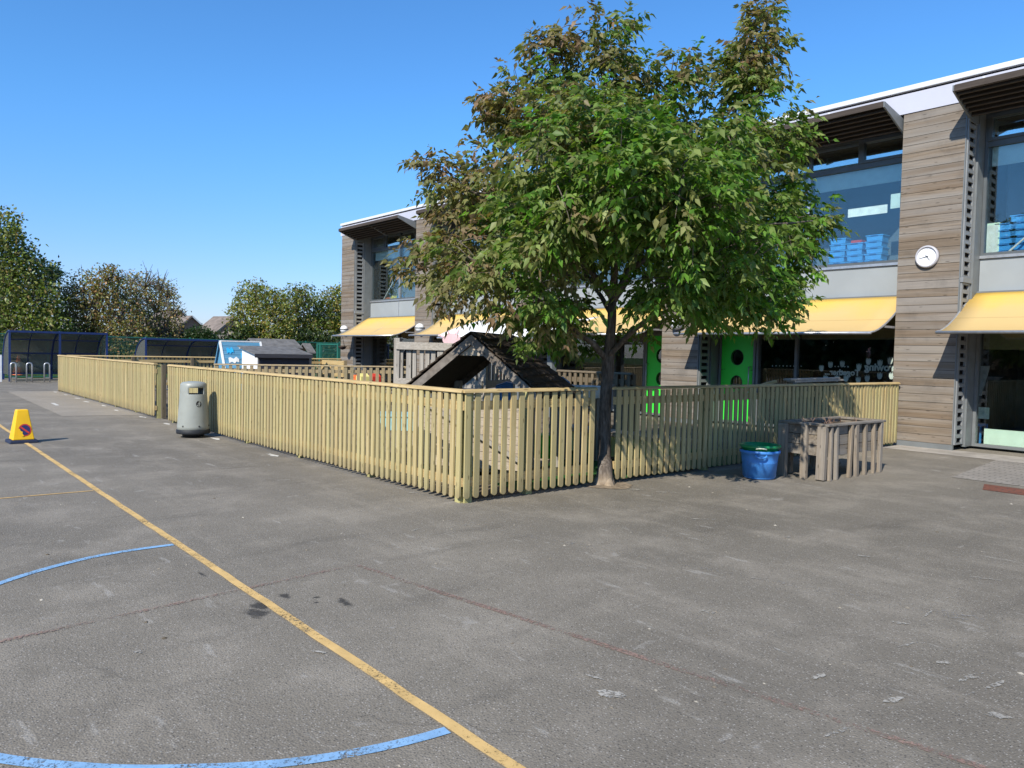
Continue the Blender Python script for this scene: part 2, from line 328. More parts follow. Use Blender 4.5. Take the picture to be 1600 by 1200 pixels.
# ------------------------------------------------------------------ mesh building
ROOT = {}
def rootloc(o):
    return Vector((0, 0, 0)) if o is None else ROOT.get(o.name, Vector((0, 0, 0)))
class MB:
    def __init__(s): s.v = []; s.f = []
    def add(s, vs, fs):
        k = len(s.v); s.v += [tuple(x) for x in vs]; s.f += [tuple(i+k for i in f) for f in fs]; return s
    def box(s, x0, x1, y0, y1, z0, z1):
        return s.add([(x0, y0, z0), (x1, y0, z0), (x1, y1, z0), (x0, y1, z0), (x0, y0, z1), (x1, y0, z1), (x1, y1, z1), (x0, y1, z1)],
              [(0, 3, 2, 1), (4, 5, 6, 7), (0, 1, 5, 4), (1, 2, 6, 5), (2, 3, 7, 6), (3, 0, 4, 7)])
    def beam(s, a, b, w, h, up=(0, 0, 1)):
        a, b = Vector(a), Vector(b); d = (b-a).normalized(); up = Vector(up)
        if abs(d.dot(up)) > .99: up = Vector((0, 1, 0))
        x = d.cross(up).normalized(); z = x.cross(d).normalized()
        vs = [p+x*(i*w/2)+z*(j*h/2) for p in (a, b) for i, j in ((-1, -1), (1, -1), (1, 1), (-1, 1))]
        return s.add(vs, [(0, 3, 2, 1), (4, 5, 6, 7), (0, 1, 5, 4), (1, 2, 6, 5), (2, 3, 7, 6), (3, 0, 4, 7)][::1])
    def tube(s, pts, rad, n=10, cap=True):
        pts = [Vector(p) for p in pts]; k0 = len(s.v); m = len(pts)
        if not hasattr(rad, '__len__'): rad = [rad]*m
        prev = None
        for i, p in enumerate(pts):
            d = (pts[min(i+1, m-1)]-pts[max(i-1, 0)]).normalized()
            if prev is None:
                x = d.cross(Vector((0, 0, 1)) if abs(d.z) < .9 else Vector((1, 0, 0))).normalized()
            else: x = (prev-d*prev.dot(d)).normalized()
            prev = x; y = d.cross(x)
            for j in range(n):
                t = 2*math.pi*j/n; s.v.append(tuple(p+(x*math.cos(t)+y*math.sin(t))*rad[i]))
        for i in range(m-1):
            for j in range(n):
                a = k0+i*n+j; b = k0+i*n+(j+1) % n; s.f.append((a, b, b+n, a+n))
        if cap:
            s.f.append(tuple(k0+j for j in reversed(range(n)))); s.f.append(tuple(k0+(m-1)*n+j for j in range(n)))
        return s
    def lathe(s, prof, c, n=32, skip=None, sx=1, sy=1):
        c = Vector(c); k0 = len(s.v); m = len(prof)
        for (rr, z) in prof:
            for j in range(n):
                t = 2*math.pi*j/n; s.v.append((c.x+rr*sx*math.cos(t), c.y+rr*sy*math.sin(t), c.z+z))
        for i in range(m-1):
            for j in range(n):
                if skip and skip(i, j): continue
                a = k0+i*n+j; b = k0+i*n+(j+1) % n; s.f.append((a, b, b+n, a+n))
        return s
    def prism(s, poly, d):
        n = len(poly); d = Vector(d); vs = [Vector(p) for p in poly]; vs += [v+d for v in vs]
        return s.add(vs, [tuple(range(n)), tuple(reversed(range(n, 2*n)))]+[((i+1) % n, i, i+n, (i+1) % n+n) for i in range(n)])
    def grid(s, fn, nu, nv):
        k0 = len(s.v)
        for i in range(nu+1):
            for j in range(nv+1): s.v.append(tuple(fn(i/nu, j/nv)))
        for i in range(nu):
            for j in range(nv):
                a = k0+i*(nv+1)+j; s.f.append((a, a+nv+1, a+nv+2, a+1))
        return s
    def build(s, name, mat, parent=None, smooth=False, bevel=0, solid=0, origin=None):
        L = rootloc(parent) if origin is None else Vector(origin)
        me = bpy.data.meshes.new(name); me.from_pydata([(x-L.x, y-L.y, z-L.z) for x, y, z in s.v], [], s.f)
        bm = bmesh.new(); bm.from_mesh(me); bmesh.ops.recalc_face_normals(bm, faces=bm.faces); bm.to_mesh(me); bm.free()
        me.materials.append(M[mat] if isinstance(mat, str) else mat)
        if smooth: me.polygons.foreach_set("use_smooth", [True]*len(me.polygons))
        o = bpy.data.objects.new(name, me); C.objects.link(o)
        if parent is not None:
            o.parent = parent; ROOT[o.name] = rootloc(parent)
            if origin is not None: o.location = Vector(origin)-rootloc(parent)
        elif origin is not None: o.location = origin
        if solid:
            md = o.modifiers.new("solid", 'SOLIDIFY'); md.thickness = solid; md.offset = 0
        if bevel:
            md = o.modifiers.new("bevel", 'BEVEL'); md.width = bevel; md.segments = 2; md.limit_method = 'ANGLE'
        if smooth and not bevel:
            pass
        return o
def tag(o, label, cat, group=None):
    o['label'] = label; o['category'] = cat
    if group: o['group'] = group
    return o
def thing(name, loc, label, cat, group=None):
    o = bpy.data.objects.new(name, None); C.objects.link(o); o.location = loc; o.empty_display_size = .2
    ROOT[o.name] = Vector(loc); return tag(o, label, cat, group)
def struct(o, k='structure'): o['kind'] = k; return o
def copy_tree(o, loc, label=None, group=None):
    r = o.copy(); C.objects.link(r); r.location = loc; ROOT[r.name] = Vector(loc)
    if label: r['label'] = label
    if group: r['group'] = group
    for ch in o.children:
        c = ch.copy(); C.objects.link(c); c.parent = r
        for g in ch.children:
            d = g.copy(); C.objects.link(d); d.parent = c
    return r
def text_mesh(s, size, bold=0.0):
    cu = bpy.data.curves.new("t", 'FONT'); cu.body = s; cu.size = size; cu.align_x = 'CENTER'; cu.offset = bold; cu.resolution_u = 3
    o = bpy.data.objects.new("t", cu); C.objects.link(o); dg = bpy.context.evaluated_depsgraph_get(); dg.update()
    me = bpy.data.meshes.new_from_object(o.evaluated_get(dg)); vs = [tuple(v.co) for v in me.vertices]; fs = [tuple(p.vertices) for p in me.polygons]
    bpy.data.objects.remove(o); bpy.data.meshes.remove(me); return vs, fs

# ------------------------------------------------------------------ ground
struct(MB().add([(-400, -300, 0), (300, -300, 0), (300, 400, 0), (-400, 400, 0)], [(0, 1, 2, 3)]).build('ground', 'asphalt'))
struct(MB().add([(-400, -300, .004), (-38.6, -300, .004), (-38.6, 400, .004), (-400, 400, .004)], [(0, 1, 2, 3)]).build('grass_ground', 'grass'))
struct(MB().add([(-28.3, 3.28, .004), (-18.5, 3.12, .004), (-18.2, 4.45, .004), (-18.0, 5.0, .004), (-28.3, 5.0, .004)], [(0, 1, 2, 3, 4)]).build('pavement', 'asphalt2'))
struct(MB().add([(-27.8, 4.75, .003), (-6.4, 4.75, .003), (-6.4, 14.6, .003), (-27.8, 14.6, .003)], [(0, 1, 2, 3)]).build('play_yard_ground', 'yard'))
struct(MB().add([(-8.9, 5.6, .007), (-6.45, 5.6, .007), (-6.45, 10.6, .007), (-8.9, 10.6, .007)], [(0, 1, 2, 3)]).build('artificial_turf', 'turf'))
struct(MB().add([(-6.25, 13.85, .004), (12, 13.85, .004), (12, 14.7, .004), (-6.25, 14.7, .004)], [(0, 1, 2, 3)]).build('paving', 'concrete'))
struct(MB().add([(-4.08, 11.2, .005), (12, 11.2, .005), (12, 13.85, .005), (-4.4, 13.85, .005)], [(0, 1, 2, 3)]).build('block_paving', 'paver'))
struct(MB().add([(-3.45, 10.45, .005), (12, 10.45, .005), (12, 10.95, .005), (-3.6, 10.95, .005)], [(0, 1, 2, 3)]).build('red_paving', 'redbrick'))

def strip(name, pts, wd, mat, z=.004):
    mb = MB(); P = [Vector((x, y, 0)) for x, y in pts]; n = len(P)
    for i, p in enumerate(P):
        d = (P[min(i+1, n-1)]-P[max(i-1, 0)]).normalized(); nn = Vector((-d.y, d.x, 0))*wd/2
        mb.v += [(p.x+nn.x, p.y+nn.y, z), (p.x-nn.x, p.y-nn.y, z)]
    mb.f = [(2*i, 2*i+1, 2*i+3, 2*i+2) for i in range(n-1)]
    return struct(mb.build(name, mat))
def wob(a, b, n=60, amp=.008):
    out = []
    for i in range(n+1):
        t = i/n; out.append((a[0]+(b[0]-a[0])*t + random.uniform(-amp, amp)*.4, a[1]+(b[1]-a[1])*t+random.uniform(-amp, amp)))
    return out
strip('yellow_line', wob((12, 1.83), (-34, 1.84), 260, .004), .057, 'yellowpaint', .007)
strip('thin_yellow_line', wob((-8.97, 1.80), (-9.3, -9), 40, .004), .036, 'thinyellow')
def arc_r(t): return float(np.interp(t, [0, 20, 31, 45, 56, 90, 140, 163, 180], [1.85, 1.80, 1.765, 1.755, 1.765, 1.82, 1.865, 1.89, 1.84]))
strip('blue_circle_line', [(-4.36+arc_r(t)*math.cos(R_(-t)), 1.80+arc_r(t)*math.sin(R_(-t))) for t in range(0, 181, 3)], .058, 'bluepaint', .0045)
strip('faded_red_line', wob((-4.89, 2.67), (9, 4.8), 60, .004), .045, 'pinkpaint')
strip('faded_red_line', wob((-4.89, 2.67), (-4.52, -1.0), 30, .004), .042, 'pinkpaint', .005)
strip('faded_white_line', wob((-5.6, 4.05), (9, 8.2), 60, .004), .07, 'oldpaint')
strip('faded_white_line', wob((-6.6, 3.9), (9, 7.6), 60, .004), .05, 'oldpaint', .005)
strip('faded_white_line', wob((-9.3, 2.4), (-6.9, 3.9), 30, .004), .03, 'oldpaint', .0055)
spill_mb = MB()
for i, x in enumerate([-27.6, -26.0, -24.3, -22.8, -21.2, -19.6, -17.6, -15.9, -13.0, -10.6]):
    yy = 4.52-random.uniform(0, .1)
    spill_mb.add([(x+.22*math.cos(t)*random.uniform(.5, 1.3), yy-.02+.05*math.sin(t)*random.uniform(.4, 1.4), .0062) for t in np.linspace(0, 5.65, 10)], [tuple(range(10))])
struct(spill_mb.build('cement_spill', 'whitespot'), 'stuff')
struct(MB().add([(x, y, .0063) for x, y in ((-22.6, 3.55), (-21.7, 3.52), (-21.7, 3.60), (-22.6, 3.64))], [(0, 1, 2, 3)]).build('white_mark', 'whitespot'))
# chalk strokes and scrapes left on the tarmac
chalk_mb = MB()
for (px, py, L_, wd_, an) in ((1210, 1015, .17, .03, .9), (1280, 1058, .10, .04, -.5), (1420, 1008, .16, .02, -.5), (1408, 975, .10, .05, .3), (1475, 1037, .09, .05, 0), (1515, 1060, .22, .035, -.5), (1555, 1072, .22, .03, -.6),
        (1395, 1095, .12, .04, -.4), (1508, 1088, .16, .02, -.5), (1310, 1145, .16, .03, -.5), (1560, 1120, .12, .05, .2), (1450, 960, .18, .02, -.8), (955, 1086, .14, .07, .2), (930, 1060, .10, .02, .6), (1105, 957, .10, .07, .1),
        (652, 828, .14, .03, -1.0), (705, 825, .16, .03, -1.1), (640, 770, .16, .05, .1), (215, 1020, .08, .06, .4), (500, 1020, .08, .03, .2), (190, 730, .5, .03, .15), (200, 738, .4, .03, .15), (285, 745, .08, .03, .2), (160, 678, .2, .05, .1),
        (1350, 870, .10, .04, .2), (1230, 840, .07, .03, -.3), (1180, 905, .07, .03, .5), (960, 820, .14, .02, -.4), (920, 885, .16, .02, -.4), (1100, 812, .25, .03, 0), (1540, 905, .2, .04, .4), (1485, 935, .14, .03, -.4), (1040, 770, .3, .05, .1), (990, 765, .22, .06, .1)):
    c = onG(px, py); pts = []
    for k in range(14):
        t = 2*math.pi*k/14; a_ = L_/2*math.cos(t)*random.uniform(.75, 1.2); b_ = wd_/2*math.sin(t)*random.uniform(.4, 1.5)
        pts.append((c.x+rt_x*a_*math.cos(an)-fw_x*(b_+a_*math.sin(an)), c.y+rt_y*a_*math.cos(an)-fw_y*(b_+a_*math.sin(an)), .0066))
    chalk_mb.add(pts, [tuple(range(14))])
struct(chalk_mb.build('chalk_marks', 'chalk'), 'stuff')
# small litter: dry leaves, stones and chalk crumbs
mb = MB(); 
for i in range(420):
    if random.random() < .6: x, y = random.uniform(-6, 3), random.uniform(2.6, 13)
    else: x, y = random.uniform(-16, 2), random.uniform(.6, 4.3)
    s_ = random.choice([.005, .006, .007, .008, .01, .012, .018]); a = random.uniform(0, 6.28); n = random.choice([4, 5, 6]); e = random.uniform(.5, 1)
    pts = [(x+s_*math.cos(a+2*math.pi*k/n)*random.uniform(.7, 1.2), y+s_*e*math.sin(a+2*math.pi*k/n)*random.uniform(.7, 1.2)) for k in range(n)]
    h = s_*.5; k0 = len(mb.v); mb.v += [(px, py, .001) for px, py in pts]+[(x, y, h)]
    mb.f += [(k0+k, k0+(k+1) % n, k0+n) for k in range(n)]
q = NB("litter"); g = q.n("ShaderNodeNewGeometry"); q.base(q.mix(g.outputs["Random Per Island"], (.42, .385, .32), (.10, .08, .055)), .9, .2)
M['litter'] = q.m; struct(mb.build('ground_litter', 'litter'), 'stuff')

# ------------------------------------------------------------------ picket fences
PH = 1.17
def picket_mb(w=.068, t=.024, z0=.05, z1=1.13):
    mb = MB(); prof = []
    for k in range(9):
        a = math.pi+math.pi*k/8; prof.append((w/2*math.cos(a), z0+w*.42+w*.42*math.sin(a)))
    prof += [(w/2, z1), (-w/2, z1)]
    mb.prism([(x, -t/2, z) for x, z in prof], (0, t, 0)); return mb
def fence_run(root, a, b, side, mat, railmat, n=None, sp=.115, h=PH, post_mat=None, w=.068, cap=True, z0=.05, postgap=1.9, ends=(True, True)):
    """pickets on the outside (side = outward normal), rails and posts behind them, rounded cap on top"""
    a, b = Vector((*a, 0)), Vector((*b, 0)); L = (b-a).length; d = (b-a)/L; nrm = Vector((*side, 0)); ang = math.atan2(d.y, d.x)
    n = n or int(L/sp); L0 = rootloc(root)
    base = picket_mb(w, .02, z0, h-.04).build('picket', mat); base.parent = root; base.location = a+d*(w*.6)-L0
    base.rotation_euler = (0, 0, ang); loc0 = base.location.copy()
    for i in range(1, n):
        o = base.copy(); C.objects.link(o); o.location = loc0+d*((L-w*1.2)*i/(n-1))+Vector((0, 0, random.uniform(-.006, .004)))
        o.rotation_euler = (random.uniform(-.004, .004), random.uniform(-.006, .006), ang+random.uniform(-.02, .02))
    back = -nrm
    for z in (h-.17, .22):
        MB().beam(a+back*.035+Vector((0, 0, z)), b+back*.035+Vector((0, 0, z)), .045, .09).build('rail', railmat, root)
    k = max(1, round(L/postgap))
    for i in range(k+1):
        if (i == 0 and not ends[0]) or (i == k and not ends[1]): continue
        p = a+(b-a)*(i/k)+back*.105
        if i == 0: p += d*.05
        if i == k: p -= d*.05
        MB().box(p.x-.045, p.x+.045, p.y-.045, p.y+.045, 0, h-.03).build('post', post_mat or mat, root)
    if cap:
        mb = MB(); cs = []
        for t in range(9):
            th = math.pi*t/8; cs.append((.048*math.cos(th), h-.035+.036*math.sin(th)))
        off = back*.02
        pts0 = [a-d*.02+off+nrm*x+Vector((0, 0, z)) for x, z in cs]; mb.prism(pts0, (b-a)+d*.04)
        mb.build('cap_rail', railmat, root)
fw = thing('picket_fence', (-11, 4.6, 0), 'pale new timber picket fence behind the grey bin, ending at the corner post', 'fence', 'new picket fence sections')
fence_run(fw, (-16.2, 4.6), (-6.27, 4.6), (0, -1), 'picket', 'railwood', post_mat='greenpost')
fa = thing('picket_fence', (-22, 4.6, 0), 'pale new timber picket fence beyond the narrow gate, nearest the blue shelters', 'fence', 'new picket fence sections')
fence_run(fa, (-27.9, 4.6), (-17.2, 4.6), (0, -1), 'picket', 'railwood', post_mat='greenpost')
MB().box(-28.06, -27.92, 4.62, 4.80, 0, 1.17).build('post', 'darkpost', fa)
fs = thing('picket_fence', (-6.26, 9.6, 0), 'new timber picket fence in tree shade, running from the tree to the clad wall', 'fence', 'new picket fence sections')
ga, gb = onX(928, 680, -6.25).y, onX(962, 680, -6.25).y      # the fence stops either side of the trunk
fence_run(fs, (-6.25, 4.62), (-6.25, ga), (1, 0), 'picket', 'railwoodY', post_mat='greenpost', postgap=1.1, ends=(True, False))
fence_run(fs, (-6.25, gb), (-6.25, 14.5), (1, 0), 'picket', 'railwoodY', post_mat='greenpost', ends=(False, True))
fe = thing('picket_fence', (-27.9, 9.6, 0), 'timber fence return seen from behind its rails near the blue shelters', 'fence', 'new picket fence sections')
fence_run(fe, (-27.9, 4.85), (-27.9, 14.4), (-1, 0), 'picket', 'railwoodY', post_mat='darkpost', sp=.13)
g = thing('timber_gate', (-16.8, 4.78, 0), 'narrow dark timber gate set in the gap of the picket fence', 'gate')
MB().box(-17.08, -17.0, 4.70, 4.78, .02, 1.14).build('gate_post', 'darkpost', g)
mb = MB()
for x in (-16.9, -16.72, -16.54, -16.36): MB().box(x, x+.085, 4.8, 4.825, .06, 1.12).build('picket', 'oldfence', g)
for z in (.25, .95): MB().box(-17.0, -16.22, 4.826, 4.87, z, z+.09).build('rail', 'darkpost', g)
MB().box(-16.30, -16.21, 4.66, 4.76, .02, 1.14).build('gate_post', 'darkpost', g)
MB().beam((-16.95, 4.845, .3), (-16.3, 4.845, .95), .03, .07).build('brace', 'darkpost', g)

# weathered inner fence across the play yard
a = onG(335, 568, 1.10); b_ = onG(640, 572.4, 1.10)
d_ = (b_-a).normalized(); nr = (d_.y, -d_.x)
fi = thing('inner_fence', (a.x, a.y, 0), 'older brown picket fence inside the yard with gaps between its boards', 'fence')
fence_run(fi, (a.x, a.y), (b_.x, b_.y), nr, 'oldfence', 'oldfenceX', h=1.10, sp=.17, w=.085, post_mat='oldfence')
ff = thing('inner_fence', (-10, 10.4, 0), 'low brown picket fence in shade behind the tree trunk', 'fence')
fence_run(ff, (onY(872, 577, 10.4).x, 10.4), (onY(986, 580, 10.4).x, 10.4), (0, -1), 'shadefence', 'shadefence', h=1.24, sp=.135, w=.07, post_mat='shadefence')

# ------------------------------------------------------------------ school building
YF, YG = 14.6, 15.35           # column face, glazing plane
SP = 5.46; CW = 1.06
bd = thing('school_building', (-10, 15, 0), 'two storey school with weathered timber columns, large windows and yellow awnings', 'building')
col_right = [-5.34-SP*k for k in range(-2, 5)]
def louvre(x0, z0, z1, parent):
    """slotted metal side panel on a column's right face"""
    y0, y1 = YF+.03, YF+.40
    mb = MB()
    mb.box(x0, x0+.035, y0, y0+.07, z0, z1).box(x0, x0+.035, y1-.06, y1, z0, z1)
    n = int((z1-z0)/.148); st = (z1-z0)/n
    for i in range(n+1):
        z = z0+i*st; mb.box(x0+.003, x0+.032, y0+.07, y1-.06, max(z0, z-.032), min(z1, z+.032))
        if i < n: mb.add([(x0+.004, y0+.07, z+.032), (x0+.004, y1-.06, z+.032), (x0+.028, y1-.09, z+.052), (x0+.028, y0+.10, z+.046)], [(0, 1, 2, 3)])
    return mb.build('louvre_panel', 'louvre', parent)
for ci, xr in enumerate(col_right):
    x0, x1 = xr-CW, xr; zt = 6.07
    core = MB().box(x0+.03, x1-.012, YF+.03, YG+.3, .1, zt-.02).build('column', 'dark', bd)
    mb = MB(); n = 41; st = (zt-.10)/n
    for i in range(n):
        z0 = .10+i*st; dy = random.uniform(-.002, .002)
        mb.box(x0, x1, YF+dy, YF+.028, z0+.003, z0+st-.003)
        if xr-CW < -26: pass
    mb.build('timber_cladding', 'clad', core, bevel=.002)
    mb = MB()
    for i in range(n):
        z0 = .10+i*st; mb.box(x0-.002, x0+.026, YF+.03, YG+.2, z0+.003, z0+st-.003)
    mb.build('timber_cladding', 'clad', core)
    MB().box(x1-.005, x1+.012, YF-.004, YF+.03, .1, zt).build('corner_trim', 'metalgrey', core)
    MB().box(x0+.01, x1+.012, YF+.004, YF+.05, .0, .098).build('plinth', 'metalgrey', core)
    for (z0, z1) in ((.10, 2.95), (3.05, 5.98)): louvre(x1, z0, z1, core)
    MB().box(x1-.002, x1+.06, YF+.01, YF+.43, 2.955, 3.045).build('louvre_joint', 'louvre', core)
    MB().box(x1, x1+.07, YF+.41, YG+.06, .05, 6.0).build('jamb', 'metalgrey', core)

def pane(x0, x1, z0, z1, y, mat, parent): return MB().box(x0, x1, y-.004, y+.004, z0, z1).build('pane', mat, parent)
def wframe(x0, x1, z0, z1, y, t, parent, mat='frame', name='frame', dpt=.06):
    mb = MB(); mb.box(x0, x0+t, y-dpt, y+dpt, z0, z1).box(x1-t, x1, y-dpt, y+dpt, z0, z1).box(x0+t, x1-t, y-dpt+.002, y+dpt, z0, z0+t).box(x0+t, x1-t, y-dpt+.002, y+dpt, z1-t, z1)
    return mb.build(name, mat, parent)
def sunshade(x0, x1):
    mb = MB(); ytip, ztip = 13.88, 6.11; yb, zb = 14.72, 5.86
    br = MB().prism([(x0, ytip, ztip+.05), (x0, ytip, ztip-.045), (x0, yb, zb-.12), (x0, yb+.3, zb-.12), (x0, yb+.3, zb+.16), (x0, yb, zb+.14)], (.03, 0, 0)).build('sun_shade', 'metalgrey', bd)
    MB().prism([(x1, ytip, ztip+.05), (x1, ytip, ztip-.045), (x1, yb, zb-.12), (x1, yb+.3, zb-.12), (x1, yb+.3, zb+.16), (x1, yb, zb+.14)], (-.03, 0, 0)).build('bracket', 'metalgrey', br)
    xm = (x0+x1)/2
    MB().prism([(xm, ytip+.05, ztip+.02), (xm, ytip+.05, ztip-.04), (xm, yb, zb-.1), (xm, yb, zb+.05)], (.03, 0, 0)).build('bracket', 'metalgrey', br)
    for i in range(6):
        t = (i+.9)/6.2; y = ytip+(yb-ytip)*t; z = ztip+(zb-ztip)*t
        MB().beam((x0+.031, y, z-.012), (x1-.031, y, z-.012), .034, .10, (0, .3, 1)).build('slat', 'slat', br)
    MB().prism([(x0+.031, ytip+.02, ztip+.062), (x0+.031, yb+.35, zb+.085), (x0+.031, yb+.35, zb+.07), (x0+.031, ytip+.02, ztip+.046)], (x1-x0-.062, 0, 0)).build('gap_dark_board', 'slat', br)  # dark board added so the gaps between the slats look shaded
    MB().beam((x0+.031, ytip, ztip-.005), (x1-.031, ytip, ztip+.005), .03, .10).build('front_bar', 'slat', br)
def awning(x0, x1):
    yt, zt, yb, zb = 15.22, 2.80, 13.70, 2.06
    def prof(s): return yt+(yb-yt)*(s**.88), zb+(zt-zb)*((1-s)**1.65)
    aw = MB().grid(lambda u, v: (x0+(x1-x0)*u, prof(v)[0], prof(v)[1]-.02*math.sin(math.pi*u)*math.sin(math.pi*v)*1.2), 12, 14).build('awning', 'awning', bd, smooth=True, solid=.006)
    for x in (x0, x1):
        MB().tube([(x, prof(i/10)[0], prof(i/10)[1]+.002) for i in range(11)], .017, 8).build('awning_arm', 'steel', aw, smooth=True)
        MB().beam((x, prof(.62)[0], prof(.62)[1]-.03), (x, yt, zt-.62), .03, .04).build('awning_strut', 'steel', aw)
    MB().tube([(x0-.01, yb-.005, zb-.01), (x1+.01, yb-.005, zb-.01)], .026, 12).build('awning_pipe', 'steel', aw, smooth=True)
    MB().box(x0, x1, yt, yt+.07, zt-.03, zt+.03).build('awning_head', 'metalgrey', aw)
    xm = (x0+x1)/2
    MB().tube([(xm, prof(i/10)[0], prof(i/10)[1]-.028) for i in range(11)], .012, 6).build('awning_arm', 'steel', aw, smooth=True)
BAYS = []
for k in range(len(col_right)-1):
    xl, xr = col_right[k+1]+.005, col_right[k]-CW-.005      # bay between column k+1 (left) and column k (right)
    BAYS.append((xl, xr)); xm = (xl+xr)/2
    # upper window
    z0, z1, zt = 3.47, 6.0, 5.44
    win = wframe(xl+.07, xr, z0, z1, YG, .05, bd, 'frame', 'upper_window')
    MB().box(xl+.12, xr-.05, YG-.05, YG+.05, zt-.05, zt+.05).build('transom', 'frame', win)
    MB().box(xm-.03, xm+.03, YG-.056, YG+.055, z0+.05, zt-.05).build('mullion', 'steel', win)
    MB().box(xm-.03, xm+.03, YG-.056, YG+.055, zt+.05, z1-.05).build('mullion', 'frame', win)
    for s in (-1, 1):
        xx = xm+s*1.06; MB().box(xx-.03, xx+.03, YG-.055, YG+.05, zt+.05, z1-.05).build('mullion', 'frame', win)
        xa, xb = (xl+.12, xx-.03) if s < 0 else (xx+.03, xr-.05)
        wframe(xa, xb, zt+.05, z1-.05, YG-.03, .055, win, 'frame', 'casement', .05)
    edges = [xl+.12, xm-.03, xm+.03, xr-.05]
    for i in (0, 2):
        pane(edges[i], edges[i+1], z0+.05, zt-.05, YG, 'glass_up', win)
    for xa, xb in ((xl+.175, xm-1.145), (xm-1.03, xm-.03), (xm+.03, xm+1.03), (xm+1.145, xr-.105)):
        pane(xa, xb, zt+.09, z1-.105, YG-.01, 'glass_top', win)
    for i in (0, 2):
        MB().box(edges[i]+.02, edges[i+1]-.02, YG+.10, YG+.115, zt-.37, zt-.02).build('roller_blind', 'blind', win)
        MB().box(edges[i]+.01, edges[i+1]-.01, YG+.95, YG+.96, z0+.01, zt+.1).build('room_tone_sheet', 'roomtone', win)  # added sheet that gives the panes their dim room tone
    MB().box(xl+.18, xr-.12, YG+.16, YG+.17, zt+.06, zt+.27).build('clerestory_bright_strip', 'blind', win)  # pale strip added to imitate the bright light in the clerestory
    MB().box(xl+.07, xr, YG-.09, YG+.05, z0-.055, z0-.004).build('sill', 'steel', win)
    if k in (2, 1, 4, 5): 
        MB().tube([(xl+.35, YG+.35, z0+.05), (xl+1.9, YG+.35, z0+1.5)], .018, 8).build('brace_rod', 'whiteplastic', win)
    # spandrel
    for xa, xb in ((xl+.07, xm-.012), (xm+.012, xr)):
        MB().box(xa, xb, YG-.05, YG+.03, 2.80, 3.41).build('spandrel_panel', 'spandrel', bd)
    MB().box(xm-.013, xm+.013, YG-.065, YG, 2.80, 3.41).build('spandrel_joint', 'steel', bd)
    # lower window
    lz1 = 2.74; dx = 0
    lw_l, lw_r = xl+.07, xr
    if k in (2, 3):
        dx = 1.0
        if k == 2: lw_l = xl+.07+dx; dl, dr = xl+.09, xl+.07+dx-.02
        else: lw_r = xr-dx-.1; dl, dr = xr-dx-.08, xr-.04
        # k == 2 is the bay left of the clock column: door beside its left column
        dz = 2.06
        door = MB()
        cx, = [(dl+dr)/2]; ctr = [(cx, .98), (cx, 1.55)]
        # door leaf with two real round openings
        xs = np.linspace(dl+.06, dr-.06, 2)
        Xa, Xb, Za, Zb = dl+.06, dr-.06, .06, dz
        rings = [(cx, .98, .155), (cx, 1.56, .17)]
        zsplit = [(Za, .70), (.70, 1.275), (1.275, 1.85), (1.85, Zb)]
        for yy in (YG-.045, YG):
            for (za, zb_), ring in zip(zsplit, (None, rings[0], rings[1], None)):
                if ring is None:
                    door.add([(Xa, yy, za), (Xb, yy, za), (Xb, yy, zb_), (Xa, yy, zb_)], [(0, 1, 2, 3)]); continue
                rx, rz, rr = ring; N = 32; k0 = len(door.v)
                for j in range(N):
                    t = 2*math.pi*j/N; ct, st = math.cos(t), math.sin(t)
                    door.v.append((rx+rr*.92*ct, yy, rz+rr*st))
                    hx, hz = (Xb-Xa)/2, (zb_-za)/2; kx = hx/abs(ct) if abs(ct) > 1e-6 else 1e9; kz = hz/abs(st) if abs(st) > 1e-6 else 1e9; kk = min(kx, kz)
                    door.v.append(((Xa+Xb)/2+kk*ct, yy, (za+zb_)/2+kk*st))
                for j in range(N):
                    a0 = k0+2*j; b0 = k0+2*((j+1) % N); door.f.append((a0, a0+1, b0+1, b0))
                for cxs in (-1, 1):
                    for czs in (-1, 1):   # corner fillers
                        cnr = (Xa if cxs < 0 else Xb, yy, za if czs < 0 else zb_); hx, hz = (Xb-Xa)/2, (zb_-za)/2
                        best = sorted(range(N), key=lambda j: (door.v[k0+2*j+1][0]-cnr[0])**2+(door.v[k0+2*j+1][2]-cnr[2])**2)[:2]
                        kk0 = len(door.v); door.v.append(cnr); door.f.append((k0+2*best[0]+1, kk0, k0+2*best[1]+1))
        dob = door.build('door', 'green', bd)
        for rx, rz, rr in rings:
            MB().prism([(rx+rr*.92*math.cos(2*math.pi*j/32), YG-.02, rz+rr*math.sin(2*math.pi*j/32)) for j in range(32)], (0, .006, 0)).build('porthole', 'glass_low', dob)
            mbx = MB(); mbx.tube([(rx+rr*.93*math.cos(2*math.pi*j/32), YG-.047, rz+rr*1.01*math.sin(2*math.pi*j/32)) for j in range(33)], .010, 6); mbx.build('porthole_rim', 'black', dob, smooth=True)
        hxp = dr-.13 if k == 2 else dl+.09
        hh = MB().tube([(hxp, YG-.05, .75), (hxp, YG-.11, .75), (hxp, YG-.11, 1.35), (hxp, YG-.05, 1.35)], .014, 8).build('door_handle', 'steel', dob, smooth=True)
        wframe(dl, dr, .05, 2.12, YG-.01, .055, dob, 'metalgrey', 'door_frame', .06)
        MB().box(dl, dr, YG-.03, YG+.03, 2.125, lz1).build('overdoor_panel', 'metalgrey', bd)
    lw = wframe(lw_l, lw_r, .05, lz1, YG, .05, bd, 'metalgrey', 'lower_window')
    cuts = [lw_l+.05] + ([xm-.17] if k == 2 else [xm]) + [lw_r-.05]
